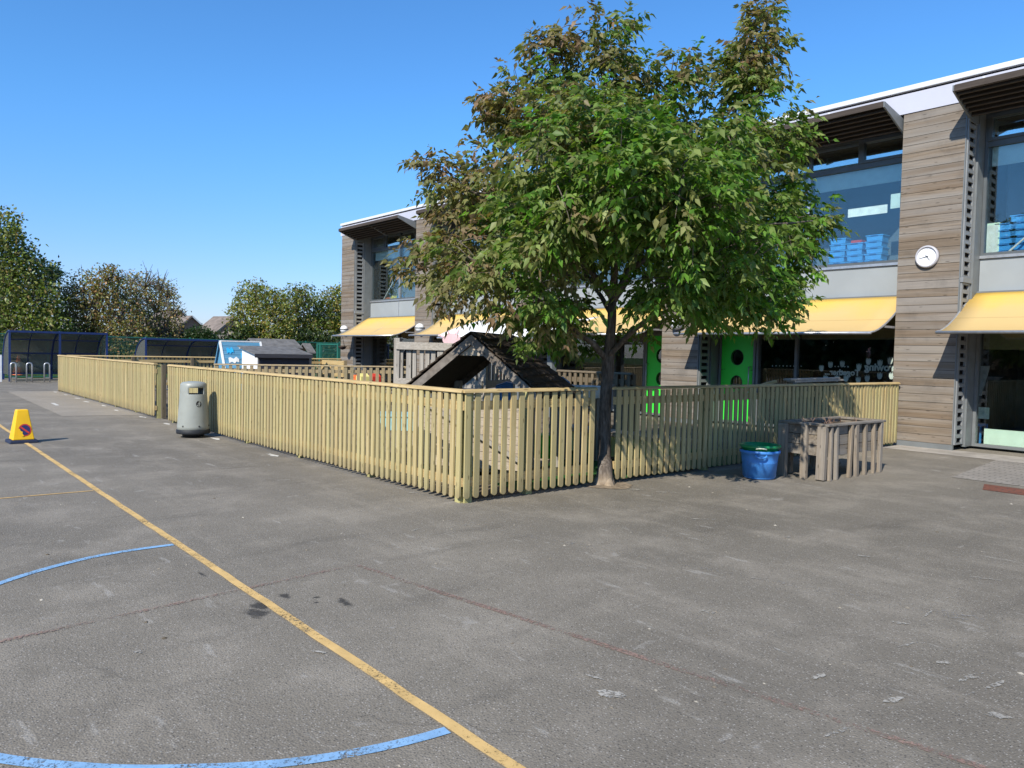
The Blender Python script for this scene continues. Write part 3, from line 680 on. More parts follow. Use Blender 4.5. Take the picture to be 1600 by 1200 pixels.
    for i in range(len(cuts)-1):
        xa, xb = cuts[i]+(.03 if i else 0), cuts[i+1]-(.03 if i < len(cuts)-2 else 0)
        pane(xa, xb, .10, lz1-.05, YG, 'glass_low', lw)
        MB().box(xa+.02, xb-.02, YG+.09, YG+.10, 1.80 if k == 1 else 1.97, lz1-.06).build('roller_blind', 'blinddark', lw)
        if i: MB().box(cuts[i]-.03, cuts[i]+.03, YG-.055, YG+.05, .1, lz1-.05).build('mullion', 'metalgrey', lw)
    sunshade(xl+.02, xr-.02)
    awning(xl+.01, xr-.02)
    for i in range(5):   # clips under the roof line
        pass
# roof edge
XL, XR = col_right[-1]-CW-.05, col_right[0]+.05
fx = [XL]; x = XL+1.2
while x < XR: fx.append(x); x += 2.75
fx.append(XR)
for i in range(len(fx)-1):
    fa_ = MB().box(fx[i]+.006, fx[i+1]-.006, YF-.015, YF+.06, 6.075, 6.435).build('fascia_panel', 'fascia', bd)
    MB().box(fx[i]-.02, fx[i]+.02, YF-.022, YF+.04, 6.08, 6.43).build('fascia_joint', 'coping', bd)
MB().box(XL+.02, XR-.02, YF+.03, YF+.5, 6.436, 6.475).build('roof_gap_shade', 'dark', bd)  # solid dark strip painted as the shade under the coping
MB().box(XL-.03, XR+.03, YF-.05, YF+.45, 6.475, 6.57).build('roof_coping', 'coping', bd, bevel=.01)
MB().box(XL, XR, YF+.06, 26, 6.10, 6.42).build('roof', 'roof', bd)
MB().box(XL+.03, XL+.25, YG+.25, 26, 0, 6.1).build('end_wall', 'clad', bd)
MB().box(XR-.25, XR-.03, YG+.25, 26, 0, 6.1).build('end_wall', 'clad', bd)
MB().box(XL+.3, XR-.3, YG+.02, 26, 2.83, 3.40).build('floor_slab', 'room', bd)
MB().box(XL+.3, XR-.3, 19.2, 19.4, .02, 2.83).build('room_wall', 'roomshade', bd)
MB().box(XL+.3, XR-.3, YG+.06, 19.2, .012, .03).build('room_floor', 'roomshade', bd)
MB().box(XL+.3, XR-.3, 20.0, 20.2, 3.4, 6.1).build('room_wall', 'room', bd)
for k in range(1, len(col_right)-1):
    x = col_right[k]-CW/2; MB().box(x-.1, x+.1, YG+.3, 19.2, .03, 2.83).build('room_wall', 'roomshade', bd); MB().box(x-.1, x+.1, YG+.3, 20, 3.4, 6.1).build('room_wall', 'room', bd)

# lettering and tulip shapes stuck inside the glass: they read backwards from the yard
ztext = onY(1320, 582, YG+.02)
let = MB()
vs, fs_ = text_mesh("Together...", .155, .006); xa = onY(1289, 585, YG+.02).x; xb = onY(1344, 585, YG+.02).x
mnx, mxx = min(v[0] for v in vs), max(v[0] for v in vs); sc_ = (xb-xa)/(mxx-mnx)
let.add([(xa+(mxx-v[0])*sc_, YG+.012, onY(1317, 586, YG).z+v[1]*sc_) for v in vs], fs_)
vs, fs_ = text_mesh("Growing", .155, .006); sc_ *= 1.22; xa2 = onY(1350.5, 578, YG+.02).x
mnx, mxx = min(v[0] for v in vs), max(v[0] for v in vs)
let.add([(xa2+(mxx-v[0])*sc_, YG+.012, onY(1372, 579, YG).z+v[1]*sc_) for v in vs], fs_)
lwm = [o for o in bd.children if o.name.startswith('lower_window')][2]
let.build('lettering', 'paper', lwm)
for (px, py) in ((1283.5, 575), (1297.5, 569.5), (1316, 568.5), (1342, 573), (1357, 564.5), (1375, 567), (1391, 563.5), (1290, 591), (1308, 591), (1322, 591), (1341, 593.5), (1355, 591), (1374.5, 587), (1393, 587)):
    c = onY(px, py, YG+.012); s_ = .072
    shp = [(-.9, .9), (-.95, -.1), (-.6, -.85), (0, -1), (.6, -.85), (.95, -.1), (.9, .9), (.5, .35), (.32, 1.05), (0, .45), (-.32, 1.05), (-.5, .35)]
    MB().add([(c.x+x*s_*.75, c.y, c.z+z*s_) for x, z in shp], [tuple(range(len(shp)))]).build('tulip_decal', 'paper', lwm)
for i in range(16):
    c = onY(1207+i*5.6 if i < 9 else 1250+i*5, 571.5+.1*i, YG+.012)
    MB().add([(c.x+.016*math.cos(t), c.y, c.z+.016*math.sin(t)) for t in np.linspace(0, 5.5, 8)], [tuple(range(8))]).build('glass_dot', 'paper', lwm)

# notice in the upper window, trays on its sill, things behind the other panes
uws = [o for o in bd.children if o.name.startswith('upper_window')]
a = onY(1325, 340, YG+.02); b_ = onY(1387, 320, YG+.02)
MB().box(a.x, b_.x, YG+.012, YG+.016, onY(1356, 336, YG).z, onY(1356, 323, YG).z).build('paper_strip', 'paper', uws[2])
a = onY(1391, 318, YG); MB().box(a.x, a.x+.18, YG+.013, YG+.017, a.z-.1, a.z+.18).build('paper_sheet', 'blind', uws[2])
def tray(x, y, z, lab, w_=.36, dd=.30, h=.125):
    t = thing('storage_tray', (x, y, z), lab, 'tray', 'blue trays behind the upper windows')
    mb = MB()
    def ring(sx_, sy_, zz): return [(x-sx_, y-sy_, z+zz), (x+sx_, y-sy_, z+zz), (x+sx_, y+sy_, z+zz), (x-sx_, y+sy_, z+zz)]
    rr = ring(w_*.43, dd*.43, .004)+ring(w_*.46, dd*.46, h*.8)+ring(w_*.5, dd*.5, h*.8)+ring(w_*.5, dd*.5, h-.006)+ring(w_*.47, dd*.47, h-.006)+ring(w_*.42, dd*.42, .012)
    mb.v = rr; mb.f = [(3, 2, 1, 0)]+[(i*4+j, i*4+(j+1) % 4, i*4+4+(j+1) % 4, i*4+4+j) for i in range(5) for j in range(4)]+[(20, 21, 22, 23)]
    mb.build('tray_body', 'bluetray', t); MB().box(x-.07, x+.07, y-dd*.5-.012, y-dd*.5-.001, z+h*.83, z+h*.95).build('tray_grip', 'blueplastic', t)
    return t
def stack(px, y, n, lab_where):
    x = onY(px, 400, y).x
    for i in range(n):
        pos = 'topmost' if i == n-1 else ('lowest' if i == 0 else ['second', 'third', 'fourth', 'fifth'][i-1]+' lowest')
        tray(x+random.uniform(-.015, .015), y, 3.475+i*.1255, f'blue tray, {pos} in the {lab_where}')
stack(1313, 15.75, 5, 'upper window stack left of the red cloth')
stack(1340, 15.75, 4, 'upper window stack under the red cloth')
stack(1370, 15.75, 5, 'upper window stack nearest the clock column')
x_ = onY(1340, 395, 15.75).x
tag(MB().box(x_-.1, x_+.12, 15.65, 15.85, 3.980, 4.03).build('folded_cloth', 'redp'), 'red cloth lying on the middle tray stack in the upper window', 'cloth')
stack(1573, 15.95, 5, 'stack beside the pale cabinet, upper right window'); stack(1598, 15.95, 6, 'stack farther right of the pale cabinet, upper right window')
c = onY(1548, 390, 15.95)
cb = thing('cabinet', (c.x, 15.95, 3.45), 'pale cabinet with a small picture standing in the upper right window', 'cabinet')
MB().box(c.x-.22, c.x+.18, 15.8, 16.2, 3.45, 4.12).build('cabinet_body', 'palegreen', cb, bevel=.01)
MB().box(c.x-.215, c.x-.08, 15.79, 15.798, 3.78, 4.05).build('picture', 'orangep', cb); MB().box(c.x-.02, c.x+.16, 15.79, 15.798, 3.5, 4.08).build('cabinet_door', 'paper', cb)
# lower right window: blue chair, leaning board, low white screen
c = onY(1522, 660, 15.9)
ch = thing('child_chair', (c.x, 15.95, .03), 'small blue chair behind the lower right window', 'chair')
MB().box(c.x-.17, c.x+.17, 15.78, 16.12, .38, .42).build('seat', 'blueplastic', ch, bevel=.01)
for dx in (-.15, .15):
    for dy in (-.15, .15): MB().box(c.x+dx-.015, c.x+dx+.015, 15.95+dy-.015, 15.95+dy+.015, .03, .38).build('leg', 'blueplastic', ch)
MB().box(c.x-.17, c.x+.17, 16.12, 16.15, .5, .72).build('backrest', 'palegreen', ch, bevel=.01)
c = onY(1535, 690, 15.6)
tag(MB().box(c.x+.02, c.x+2.0, 15.6, 15.64, .06, .36).build('low_screen', 'palegreen'), 'low pale green screen along the foot of the lower right window', 'screen')
c = onY(1523, 600, 15.75)
MBo = MB().prism([(c.x-.12, 15.75, .95), (c.x+.12, 15.75, .95), (c.x+.24, 15.75, 1.5), (c.x-.1, 15.75, 1.5)], (0, .02, 0)).build('display_board', 'spandrel'); tag(MBo, 'slanted pale display board behind the lower right window', 'board')
# things in the far left upper window
for i, (px, m_, nm) in enumerate(((600, 'orangep', 'orange'), (612, 'yellowp', 'yellow'), (622, 'blueplastic', 'blue'))):
    c = onY(px, 465, 16.1); o = MB().prism([(c.x-.14, 16.1, 3.42), (c.x+.14, 16.1, 3.42), (c.x+.15, 16.1, 3.62), (c.x+.05, 16.1, 3.7+.04*i), (c.x-.13, 16.1, 3.64)], (0, .25, 0)).build('toy_box', m_, bevel=.01)
    tag(o, f'{nm} toy box on the sill of the far left upper window', 'box')

# clock and globe lamps on the columns
c = onY(1448, 401, YF-.05); ck = thing('wall_clock', (c.x, YF, c.z), 'round white wall clock on the timber column', 'clock')
rC = .20; prof = [(.0, 0), (rC, 0), (rC, .05), (rC-.012, .07), (rC-.03, .075), (rC-.038, .06), (rC-.04, .05)]
mb = MB(); N = 48
for (rr, dd) in prof:
    for j in range(N): mb.v.append((c.x+rr*math.cos(2*math.pi*j/N), YF-.003-dd, c.z+rr*math.sin(2*math.pi*j/N)))
mb.f = [(i*N+j, i*N+(j+1) % N, (i+1)*N+(j+1) % N, (i+1)*N+j) for i in range(len(prof)-1) for j in range(N)]
mb.build('clock_case', 'clockrim', ck, smooth=True)
MB().prism([(c.x+(rC-.038)*math.cos(2*math.pi*j/N), YF-.05, c.z+(rC-.038)*math.sin(2*math.pi*j/N)) for j in range(N)], (0, .01, 0)).build('clock_face', 'clockface', ck)
mb = MB()
for h in range(1, 13):
    a = R_(90-30*h); vs, fs_ = text_mesh(str(h), .036); cx_ = c.x+.128*math.cos(a); cz_ = c.z+.128*math.sin(a)
    mb.add([(cx_+v[0], YF-.0525, cz_+v[1]-.013) for v in vs], fs_)
mb.build('numerals', 'metalgrey', ck)
def hand(ang, L, w_, y):
    a = R_(90-ang); dx, dz = math.cos(a), math.sin(a); nx, nz = -dz, dx
    MB().prism([(c.x-dx*.03+nx*w_, y, c.z-dz*.03+nz*w_), (c.x-dx*.03-nx*w_, y, c.z-dz*.03-nz*w_), (c.x+dx*L-nx*w_*.5, y, c.z+dz*L-nz*w_*.5), (c.x+dx*L+nx*w_*.5, y, c.z+dz*L+nz*w_*.5)], (0, -.003, 0)).build('hand', 'black', ck)
hand(30*4+21.5, .09, .007, YF-.053); hand(43*6, .13, .005, YF-.058)
gl = None
for i, xr in enumerate(col_right[2:]):
    x = xr-CW/2; z = 2.33
    if i == 0: continue
    where = {1: 'beside the second green door', 2: 'hidden behind the tree', 3: 'second from the far end of the school', 4: 'on the farthest column of the school'}[i]
    if gl is None:
        gl = thing('wall_lamp', (x, YF, z), f'round white lamp on the column {where}', 'lamp', 'round lamps on the columns')
        MB().lathe([(.001, -.155)]+[(.155*math.cos(R_(t)), .155*math.sin(R_(t))) for t in range(-80, 81, 10)]+[(.001, .155)], (x, YF-.13, z), 24).build('globe', 'whiteplastic', gl, smooth=True)
        MB().lathe([(.150, -.02), (.160, -.02), (.160, .02), (.150, .02)], (x, YF-.13, z), 24).build('band', 'frame', gl, smooth=True)
        MB().box(x-.06, x+.06, YF-.03, YF-.002, z-.08, z+.08).build('back_plate', 'metalgrey', gl)
    else: copy_tree(gl, (x, YF, z), f'round white lamp on the column {where}')
c = onY(535, 541, 14.2)
hb = thing('hanging_basket', (c.x, c.y, c.z), 'dark hanging basket below the far end of the awning', 'basket')
MB().lathe([(.0, -.14), (.10, -.11), (.16, -.02), (.17, .0), (.15, .0), (.0, -.03)], c, 16).build('bowl', 'terracotta', hb, smooth=True)
for a in (0, 2.1, 4.2): MB().tube([(c.x+.16*math.cos(a), c.y+.16*math.sin(a), c.z), (c.x, c.y, c.z+.36)], .006, 5).build('chain', 'black', hb)

# ------------------------------------------------------------------ litter bin
bx, by = -13.45, 4.22
bn = thing('litter_bin', (bx, by, 0), 'grey green round litter bin with dark base standing against the picket fence', 'bin')
prof = [(.285, .13)]+[(.285-.046*t, .13+.60*t) for t in (.1, .3, .5, .7, .9, 1.0)]+[(.238, .735), (.237, .77), (.236, .80), (.235, .83), (.233, .845), (.231, .88), (.220, .91), (.19, .928), (.10, .94), (.0, .944)]
NJ = 48
cam_a = math.atan2(-by, -bx)-.06
def angd(j, a0): 
    t = 2*math.pi*(j+.5)/NJ; return abs((t-a0+math.pi) % (2*math.pi)-math.pi)
def skp(i, j):
    z = (prof[i][1]+prof[i+1][1])/2
    if not .735 < z < .845: return False
    return angd(j, cam_a+.28) < .58 or angd(j, cam_a+.28+math.pi) < .58
MB().lathe(prof, (bx, by, 0), NJ, skp).build('bin_body', 'binbody', bn, smooth=True, solid=.012)
MB().lathe([(.10, .02), (.19, .02), (.20, .05), (.20, .065), (.298, .066), (.303, .075), (.300, .135), (.288, .14), (.1, .14)], (bx, by, 0), NJ).build('bin_base', 'bindark', bn, smooth=True)
MB().lathe([(.0, .60), (.20, .60), (.20, .70), (.19, .70), (.19, .61), (.0, .61)], (bx, by, 0), 32).build('bin_liner', 'black', bn)
def onbin(a, z, off=.008):
    rr = .285-.046*(z-.13)/.60+off; return Vector((bx+rr*math.cos(a), by+rr*math.sin(a), z))
def bindecal(name, pts, mat, off, parent):
    mb = MB(); mb.add([onbin(a0_+u_/.26, z0_+v_, off) for u_, v_ in pts], [tuple(range(len(pts)))]); return mb.build(name, mat, parent)
a0_, z0_ = cam_a+.42, .575
em = bindecal('emblem', [(.048*math.cos(t), .052*math.sin(t)) for t in np.linspace(0, 2*math.pi, 25)[:-1]], 'black', .009, bn)
bindecal('emblem_figure', [(-.006, -.042), (.016, -.042), (.020, .012), (.030, -.012), (.036, -.008), (.026, .026), (.004, .026), (-.022, .006), (-.018, .0), (-.004, .010)], 'binbody', .011, em)
bindecal('emblem_figure', [(.012+.011*math.cos(t), .037+.011*math.sin(t)) for t in np.linspace(0, 2*math.pi, 13)[:-1]], 'binbody', .011, em)
bindecal('emblem_figure', [(-.034, -.034), (-.016, -.034), (-.014, -.012), (-.036, -.012)], 'binbody', .011, em)
for aa in (-.62, .42, 1.3): 
    pz = onbin(cam_a+aa, .20, .006); MB().lathe([(.0, -.012), (.012, -.012), (.012, .012), (0, .012)], pz, 10).build('bolt', 'bindark', bn)

bn.scale = (.89, .89, 1)
# ------------------------------------------------------------------ no parking cone
cx_, cy_ = -13.92, 1.80
ang = R_(3)
cn = thing('parking_cone', (cx_, cy_, 0), 'yellow four sided no parking cone on a dark blue base', 'cone')
def rot(p): return (cx_+p[0]*math.cos(ang)-p[1]*math.sin(ang), cy_+p[0]*math.sin(ang)+p[1]*math.cos(ang), p[2])
def frus(s0, z0, s1, z1):
    return [rot((x*s, y*s, z)) for s, z in ((s0, z0), (s1, z1)) for x, y in ((-1, -1), (1, -1), (1, 1), (-1, 1))]
FB = [(0, 3, 2, 1), (4, 5, 6, 7), (0, 1, 5, 4), (1, 2, 6, 5), (2, 3, 7, 6), (3, 0, 4, 7)]
MB().add(frus(.21, 0, .20, .05), FB).build('cone_base', 'coneblue', cn, bevel=.012)
MB().add(frus(.158, .051, .082, .52), FB).build('cone_body', 'coneyellow', cn, bevel=.012)
# roundel on the face towards the yard (the -Y... face nearest the camera)
def conept(u_, z, off):   # local +X face
    s = .158+(.082-.158)*(z-.051)/(.52-.051); return rot((s+off, u_, z))
zc = .205
rd = MB().add([conept(.094*math.cos(t)+.02, zc+.096*math.sin(t), .003) for t in np.linspace(0, 2*math.pi, 33)[:-1]], [tuple(range(32))]).build('sign_ring', 'signred', cn)
MB().add([conept(.076*math.cos(t)+.02, zc+.078*math.sin(t), .005) for t in np.linspace(0, 2*math.pi, 33)[:-1]], [tuple(range(32))]).build('sign_disc', 'signblue', rd)
MB().add([conept(.02+u_, zc+v_, .007) for u_, v_ in ((-.066, .038), (-.05, .058), (.066, -.038), (.05, -.058))], [(0, 1, 2, 3)]).build('sign_bar', 'signred', rd)
MB().add([conept(.02+u_, zc+v_, .0085) for u_, v_ in ((-.098, .03), (-.07, .016), (-.062, -.012), (-.034, -.024), (-.036, -.055), (-.014, -.09), (-.04, -.10), (-.095, -.055))], [tuple(range(8))]).build('peeled_patch', 'coneyellow', rd)

cn.scale = (.92, .92, .98)
# ------------------------------------------------------------------ tubs
TS = 1.12; tx, ty = -5.52, 8.84
tb = thing('blue_tub', (tx, ty, 0), 'round blue plastic tub standing beside the wooden planter', 'tub')
MB().lathe([(.0, .003), (.165, .003), (.178, .02), (.200, .22), (.212, .30), (.226, .305), (.228, .335), (.214, .338), (.205, .30), (.185, .03), (.0, .02)], (tx, ty, 0), 40).build('tub_body', 'tubblue', tb, smooth=True)
for a in (-.95, 2.19):
    c = Vector((tx+.222*math.cos(a), ty+.222*math.sin(a), 0)); t_ = Vector((-math.sin(a), math.cos(a), 0)); o_ = Vector((math.cos(a), math.sin(a), 0))
    MB().tube([c+t_*(.06*math.cos(s))+o_*(.012+.025*math.sin(s))+Vector((0, 0, .295-.03*math.sin(s))) for s in np.linspace(0, math.pi, 9)], .010, 8).build('handle', 'tubblue', tb, smooth=True)
tg = thing('green_tub', (tx, ty, 0), 'green plastic tub nested inside the blue tub', 'tub')
MB().lathe([(.0, .03), (.165, .03), (.195, .30), (.20, .365), (.228, .372), (.232, .385), (.226, .402), (.212, .402), (.190, .30), (.16, .05), (.0, .045)], (tx, ty, 0), 40).build('tub_body', 'tubgreen', tg, smooth=True)
a = -.95; c = Vector((tx+.226*math.cos(a), ty+.226*math.sin(a), 0)); t_ = Vector((-math.sin(a), math.cos(a), 0)); o_ = Vector((math.cos(a), math.sin(a), 0))
MB().tube([c+t_*(.055*math.cos(s))+o_*(.008+.025*math.sin(s))+Vector((0, 0, .365-.045*math.sin(s)*.2+.02*math.sin(s))) for s in np.linspace(0, math.pi, 9)], .009, 8).build('handle', 'rope', tg, smooth=True)

for o_ in (tb, tg): o_.scale = (TS, TS, TS*.98)

# ------------------------------------------------------------------ raised planter
pl = thing('raised_planter', (-5.2, 10.05, 0), 'weathered raised timber planter on many legs beside the fence', 'planter')
PX0, PX1, PY0, PY1 = -5.50, -4.90, 9.35, 10.85; zt = .70; zb = .31
for i in range(3):
    z0 = zb+.135*i
    MB().box(PX0, PX1, PY0, PY0+.03, z0, z0+.128).build('side_board', 'planterX', pl, bevel=.004)
    MB().box(PX0, PX1, PY1-.03, PY1, z0, z0+.128).build('side_board', 'planterX', pl, bevel=.004)
    MB().box(PX0, PX0+.03, PY0+.03, PY1-.03, z0, z0+.128).build('side_board', 'planterX', pl, bevel=.004)
    MB().box(PX1-.03, PX1, PY0+.03, PY1-.03, z0, z0+.128).build('side_board', 'planterX', pl, bevel=.004)
for (a, b2) in (((PX0-.05, PY0-.05), (PX1+.06, PY0+.05)), ((PX0-.05, PY1-.05), (PX1+.06, PY1+.05)), ((PX0-.05, PY0+.052), (PX0+.05, PY1-.052)), ((PX1-.04, PY0+.052), (PX1+.06, PY1-.052))):
    MB().box(a[0], b2[0], a[1], b2[1], zt, zt+.03).build('top_rim', 'planterX', pl, bevel=.005)
MB().box(PX0+.03, PX1-.03, PY0+.03, PY1-.03, .33, .66).build('soil', 'mulch', pl)
def leg(x, y, w_, d2, tilt=0, top=zt-.002, bot=0):
    MB().beam((x, y, bot), (x+random.uniform(-.008, .008), y+tilt, top), w_, d2, (1, 0, 0)).build('leg', 'planter', pl, bevel=.004)
leg(PX0+.02, PY0-.036, .07, .12); leg(PX0+.33, PY0-.036, .06, .085); leg(PX1-.03, PY0-.04, .07, .115, 0, zt-.002, .015)
for y, w_, t_ in ((9.42, .065, 0), (9.58, .07, -.02), (9.93, .08, .01), (10.13, .10, -.05), (10.36, .075, -.02), (10.62, .07, -.03), (10.80, .10, 0)):
    leg(PX1+.03, y, w_*.72, .045, t_)
leg(PX0-.03, 9.6, .08, .055); leg(PX0-.03, 10.2, .08, .055); leg(PX0-.03, 10.75, .08, .055); leg(PX0+.2, PY1+.034, .065, .1)
MB().beam((PX1-.1, 9.5, .24), (PX0+.1, 10.7, .06), .05, .03).build('loose_board', 'planter', pl)
mb = MB()
for i in range(26):
    x, y = PX0+random.uniform(.06, .46), random.uniform(PY0+.1, PY1-.1); p0 = Vector((x, y, .66)); 
    mb.tube([p0, p0+Vector((random.uniform(-.08, .08), random.uniform(-.08, .08), random.uniform(.03, .12)))], [.006, .003], 4)
mb.build('dry_stems', plain("dry_stems", (.25, .15, .10), .9), pl)['kind'] = 'stuff'

# ------------------------------------------------------------------ trees
def foliage(name, mat, parent, P, D, col, L, Wd, fold=.25, droop=.25):
    """leaf blades: base P, direction D, per-leaf colour, length and width"""
    n = len(P); D = D/np.linalg.norm(D, axis=1)[:, None]
    rnd = rng.normal(size=(n, 3)); up = np.array([0, 0, 1.0])+.75*rnd
    S = np.cross(D, up); S /= np.maximum(np.linalg.norm(S, axis=1), 1e-6)[:, None]; N = np.cross(S, D)
    L = L[:, None]; Wd = Wd[:, None]
    base = P; mid = P+D*L*.45-N*Wd*fold*.5; tip = P+D*L-np.array([0, 0, 1.0])*L*droop
    l1 = P+D*L*.36+S*Wd*.5; r1 = P+D*L*.36-S*Wd*.5
    V = np.stack([base, l1, mid, r1, tip], 1).reshape(-1, 3)
    k = np.arange(n)*5
    F = np.stack([np.stack([k, k+2, k+1], 1), np.stack([k, k+3, k+2], 1), np.stack([k+1, k+2, k+4], 1), np.stack([k+2, k+3, k+4], 1)], 1).reshape(-1, 3)
    V = V-np.array(rootloc(parent))
    me = bpy.data.meshes.new(name); me.vertices.add(len(V)); me.vertices.foreach_set("co", V.ravel())
    me.loops.add(F.size); me.loops.foreach_set("vertex_index", F.ravel().astype(np.int32))
    me.polygons.add(len(F)); me.polygons.foreach_set("loop_start", (np.arange(len(F))*3).astype(np.int32)); me.polygons.foreach_set("loop_total", np.full(len(F), 3, np.int32))
    me.update(); me.validate()
    at = me.color_attributes.new("leaf_col", 'FLOAT_COLOR', 'POINT')
    cc = np.concatenate([np.repeat(col, 5, 0), np.ones((n*5, 1))], 1); at.data.foreach_set("color", cc.ravel().astype(np.float32))
    me.materials.append(M[mat]); o = bpy.data.objects.new(name, me); C.objects.link(o)
    if parent is not None: o.parent = parent; ROOT[o.name] = rootloc(parent)
    return o

def unit(v): return v/np.maximum(np.linalg.norm(v, axis=-1, keepdims=True), 1e-9)

# main ash-like tree in front of the fence
T0 = Vector((-6.04, 6.80, 0))
T0 = onG(945, 757, 0)
mt = thing('shade_tree', T0, 'leafy green tree with browning top growing against the picket fence', 'tree')
DT = 9.45
def T(px, py, dd=0): return W(px, py, DT+dd)
trunk = MB()
tp = [Vector((T0.x, T0.y, -.02)), Vector((T0.x, T0.y, .05)), Vector((T0.x, T0.y, .16)), T(944, 712), T(945, 660), T(947, 610), T(950, 572), T(953, 535), T(956, 500), T(957, 465)]
tr_ = [.094, .092, .088, .082, .075, .072, .078, .064, .056, .052]
trunk.tube(tp, tr_, 16)
def root_flare(u_, v_):
    th = 2*math.pi*u_; z = -.02+.30*v_; k = (1-v_)**2.2
    lob = .55+.35*math.cos(3*th+.6)+.28*math.cos(5*th+2.0)+.12*math.sin(11*th+5*v_)
    rr_ = .083+.088*k*lob+.012*math.sin(7*th+9*v_)*k; cx = T0.x+(tp[3].x-T0.x)*v_*.4; cy = T0.y+(tp[3].y-T0.y)*v_*.4
    return (cx+rr_*math.cos(th), cy+rr_*math.sin(th), z)
trunk.grid(root_flare, 48, 14)
def limb(pts, r0, r1):
    P = [Vector(p) for p in pts]; n = len(P)
    # smooth with extra points
    Q = []
    for i in range(n-1):
        for t in (0, .33, .66): Q.append(P[i].lerp(P[i+1], t)+Vector((random.uniform(-.015, .015), random.uniform(-.015, .015), random.uniform(-.01, .01))))
    Q.append(P[-1]); m = len(Q); trunk.tube(Q, [r0+(r1-r0)*i/(m-1) for i in range(m)], 8); return Q
tips = []
limbs = [
 ([T(948, 566), T(930, 540, -.1), T(905, 520, -.2), T(870, 490, -.5), T(800, 440, -.9), T(730, 400, -1.1)], .045, .012),
 ([T(948, 560), T(975, 530, -.15), T(1010, 500, -.4), T(1080, 470, -.8), T(1160, 440, -.9)], .042, .012),
 ([T(957, 468), T(940, 445, -.05), T(900, 400, -.2), T(840, 330, -.3), T(800, 230, -.2)], .050, .010),
 ([T(957, 468), T(985, 420, .05), T(1010, 360, 0), T(1030, 270, -.1), T(1035, 170, 0)], .054, .010),
 ([T(957, 470), T(960, 400, .1), T(950, 300, .1), T(940, 180, 0), T(955, 70, 0)], .050, .008),
 ([T(985, 420, .05), T(1050, 380, .2), T(1130, 300, .4), T(1180, 180, .4), T(1195, 50, .4)], .042, .007),
 ([T(1010, 390), T(1100, 370, -.3), T(1200, 350, -.3), T(1270, 345, -.2)], .032, .008),
 ([T(940, 440), T(860, 420, .5), T(780, 400, .9), T(700, 420, .9), T(650, 415, .6)], .032, .008),
 ([T(955, 500), T(960, 470, .6), T(990, 430, 1.2), T(1040, 350, 1.6)], .035, .008),
 ([T(955, 490), T(930, 450, .6), T(880, 380, 1.3), T(850, 300, 1.6)], .035, .008),
 ([T(955, 450), T(970, 400, -.7), T(960, 330, -1.3), T(950, 260, -1.6)], .035, .008),
 ([T(900, 400, -.2), T(800, 330, -.5), T(720, 290, -.4), T(670, 255, -.2)], .028, .006),
]
for P, a, b2 in limbs: limb(P, a, b2)
trunk.build('trunk', 'bark', mt, smooth=True)
LOBES = [ # px, py, radius px, depth offsets
 (950, 110, 78, (0,)), (865, 90, 55, (.1,)), (905, 60, 45, (0,)), (1025, 145, 70, (-.1,)), (960, 45, 32, (0,)), (840, 60, 28, (0,)), (1060, 110, 38, (0,)),
 (800, 180, 62, (-.2, .4)), (765, 165, 30, (0,)), (1192, 60, 40, (.4, .5)), (1205, 24, 28, (.4, .5)), (1170, 105, 48, (.3,)), (1160, 140, 60, (.3, .5)), (1215, 130, 28, (.3,)), (1200, 90, 34, (.5,)), (1205, 215, 70, (.2,)), (1245, 215, 32, (.1,)),
 (745, 295, 75, (-.4, .5)), (685, 262, 34, (-.2,)), (665, 250, 20, (-.2,)), (1095, 250, 100, (-.5, .9)), (925, 230, 120, (-1.2, 0, 1.2)), (1010, 220, 80, (-1.0, .8)), (860, 180, 70, (-.6, .6)),
 (1225, 330, 74, (.1, .9)), (1275, 340, 34, (.6,)), (1298, 350, 20, (.7,)), (1255, 400, 48, (.5,)), (725, 395, 72, (-.9, .7)), (660, 380, 34, (.4,)), (648, 420, 24, (.5,)), (620, 415, 12, (.5,)), (680, 430, 40, (.3,)),
 (845, 355, 115, (-1.6, -.3, 1.3)), (1010, 335, 120, (-1.8, .2, 1.6)), (1140, 380, 105, (-1.2, .9)), (940, 290, 70, (-1.8,)),
 (1205, 445, 62, (0, .8)), (765, 448, 54, (-1.2, .4)), (708, 455, 40, (-.6, .3)), (850, 470, 62, (-1.3, .7)), (838, 512, 36, (-.8,)), (800, 495, 32, (-.7,)), (830, 545, 14, (-.9,)),
 (1040, 440, 78, (-1.4, .9)), (1100, 475, 50, (-1.0, .3)), (1030, 480, 38, (-1.1,)), (1195, 490, 42, (-.5,)), (1225, 480, 36, (-.4,)), (1150, 470, 60, (-.9, .5)), (880, 530, 30, (-.3, .6)), (862, 515, 40, (-.4, .5)), (805, 505, 28, (-.5,)), (905, 545, 22, (.3,)), (1130, 505, 36, (-.2,)), (1010, 525, 24, (.2,)), (1080, 500, 34, (.3,)), (910, 415, 55, (1.2,)), (860, 395, 55, (-1.7,)), (1080, 290, 90, (-2.3,)), (980, 290, 85, (-2.4,)), (890, 300, 78, (-2.2,)), (1085, 365, 60, (-2.1,)), (845, 245, 70, (-1.8,)), (1000, 215, 75, (-2.0,)), (1130, 225, 62, (-1.6,)), (1130, 330, 60, (-2.0,)), (960, 540, 26, (.5,)), (900, 505, 38, (.8,)),
]
tw = MB(); LP, LD, LC, LL, LW_ = [], [], [], [], []
crown_c = np.array(T(960, 330, 0)); axis_up = np.array([0, 0, 1.0])
right = RC@np.array([1, 0, 0.])
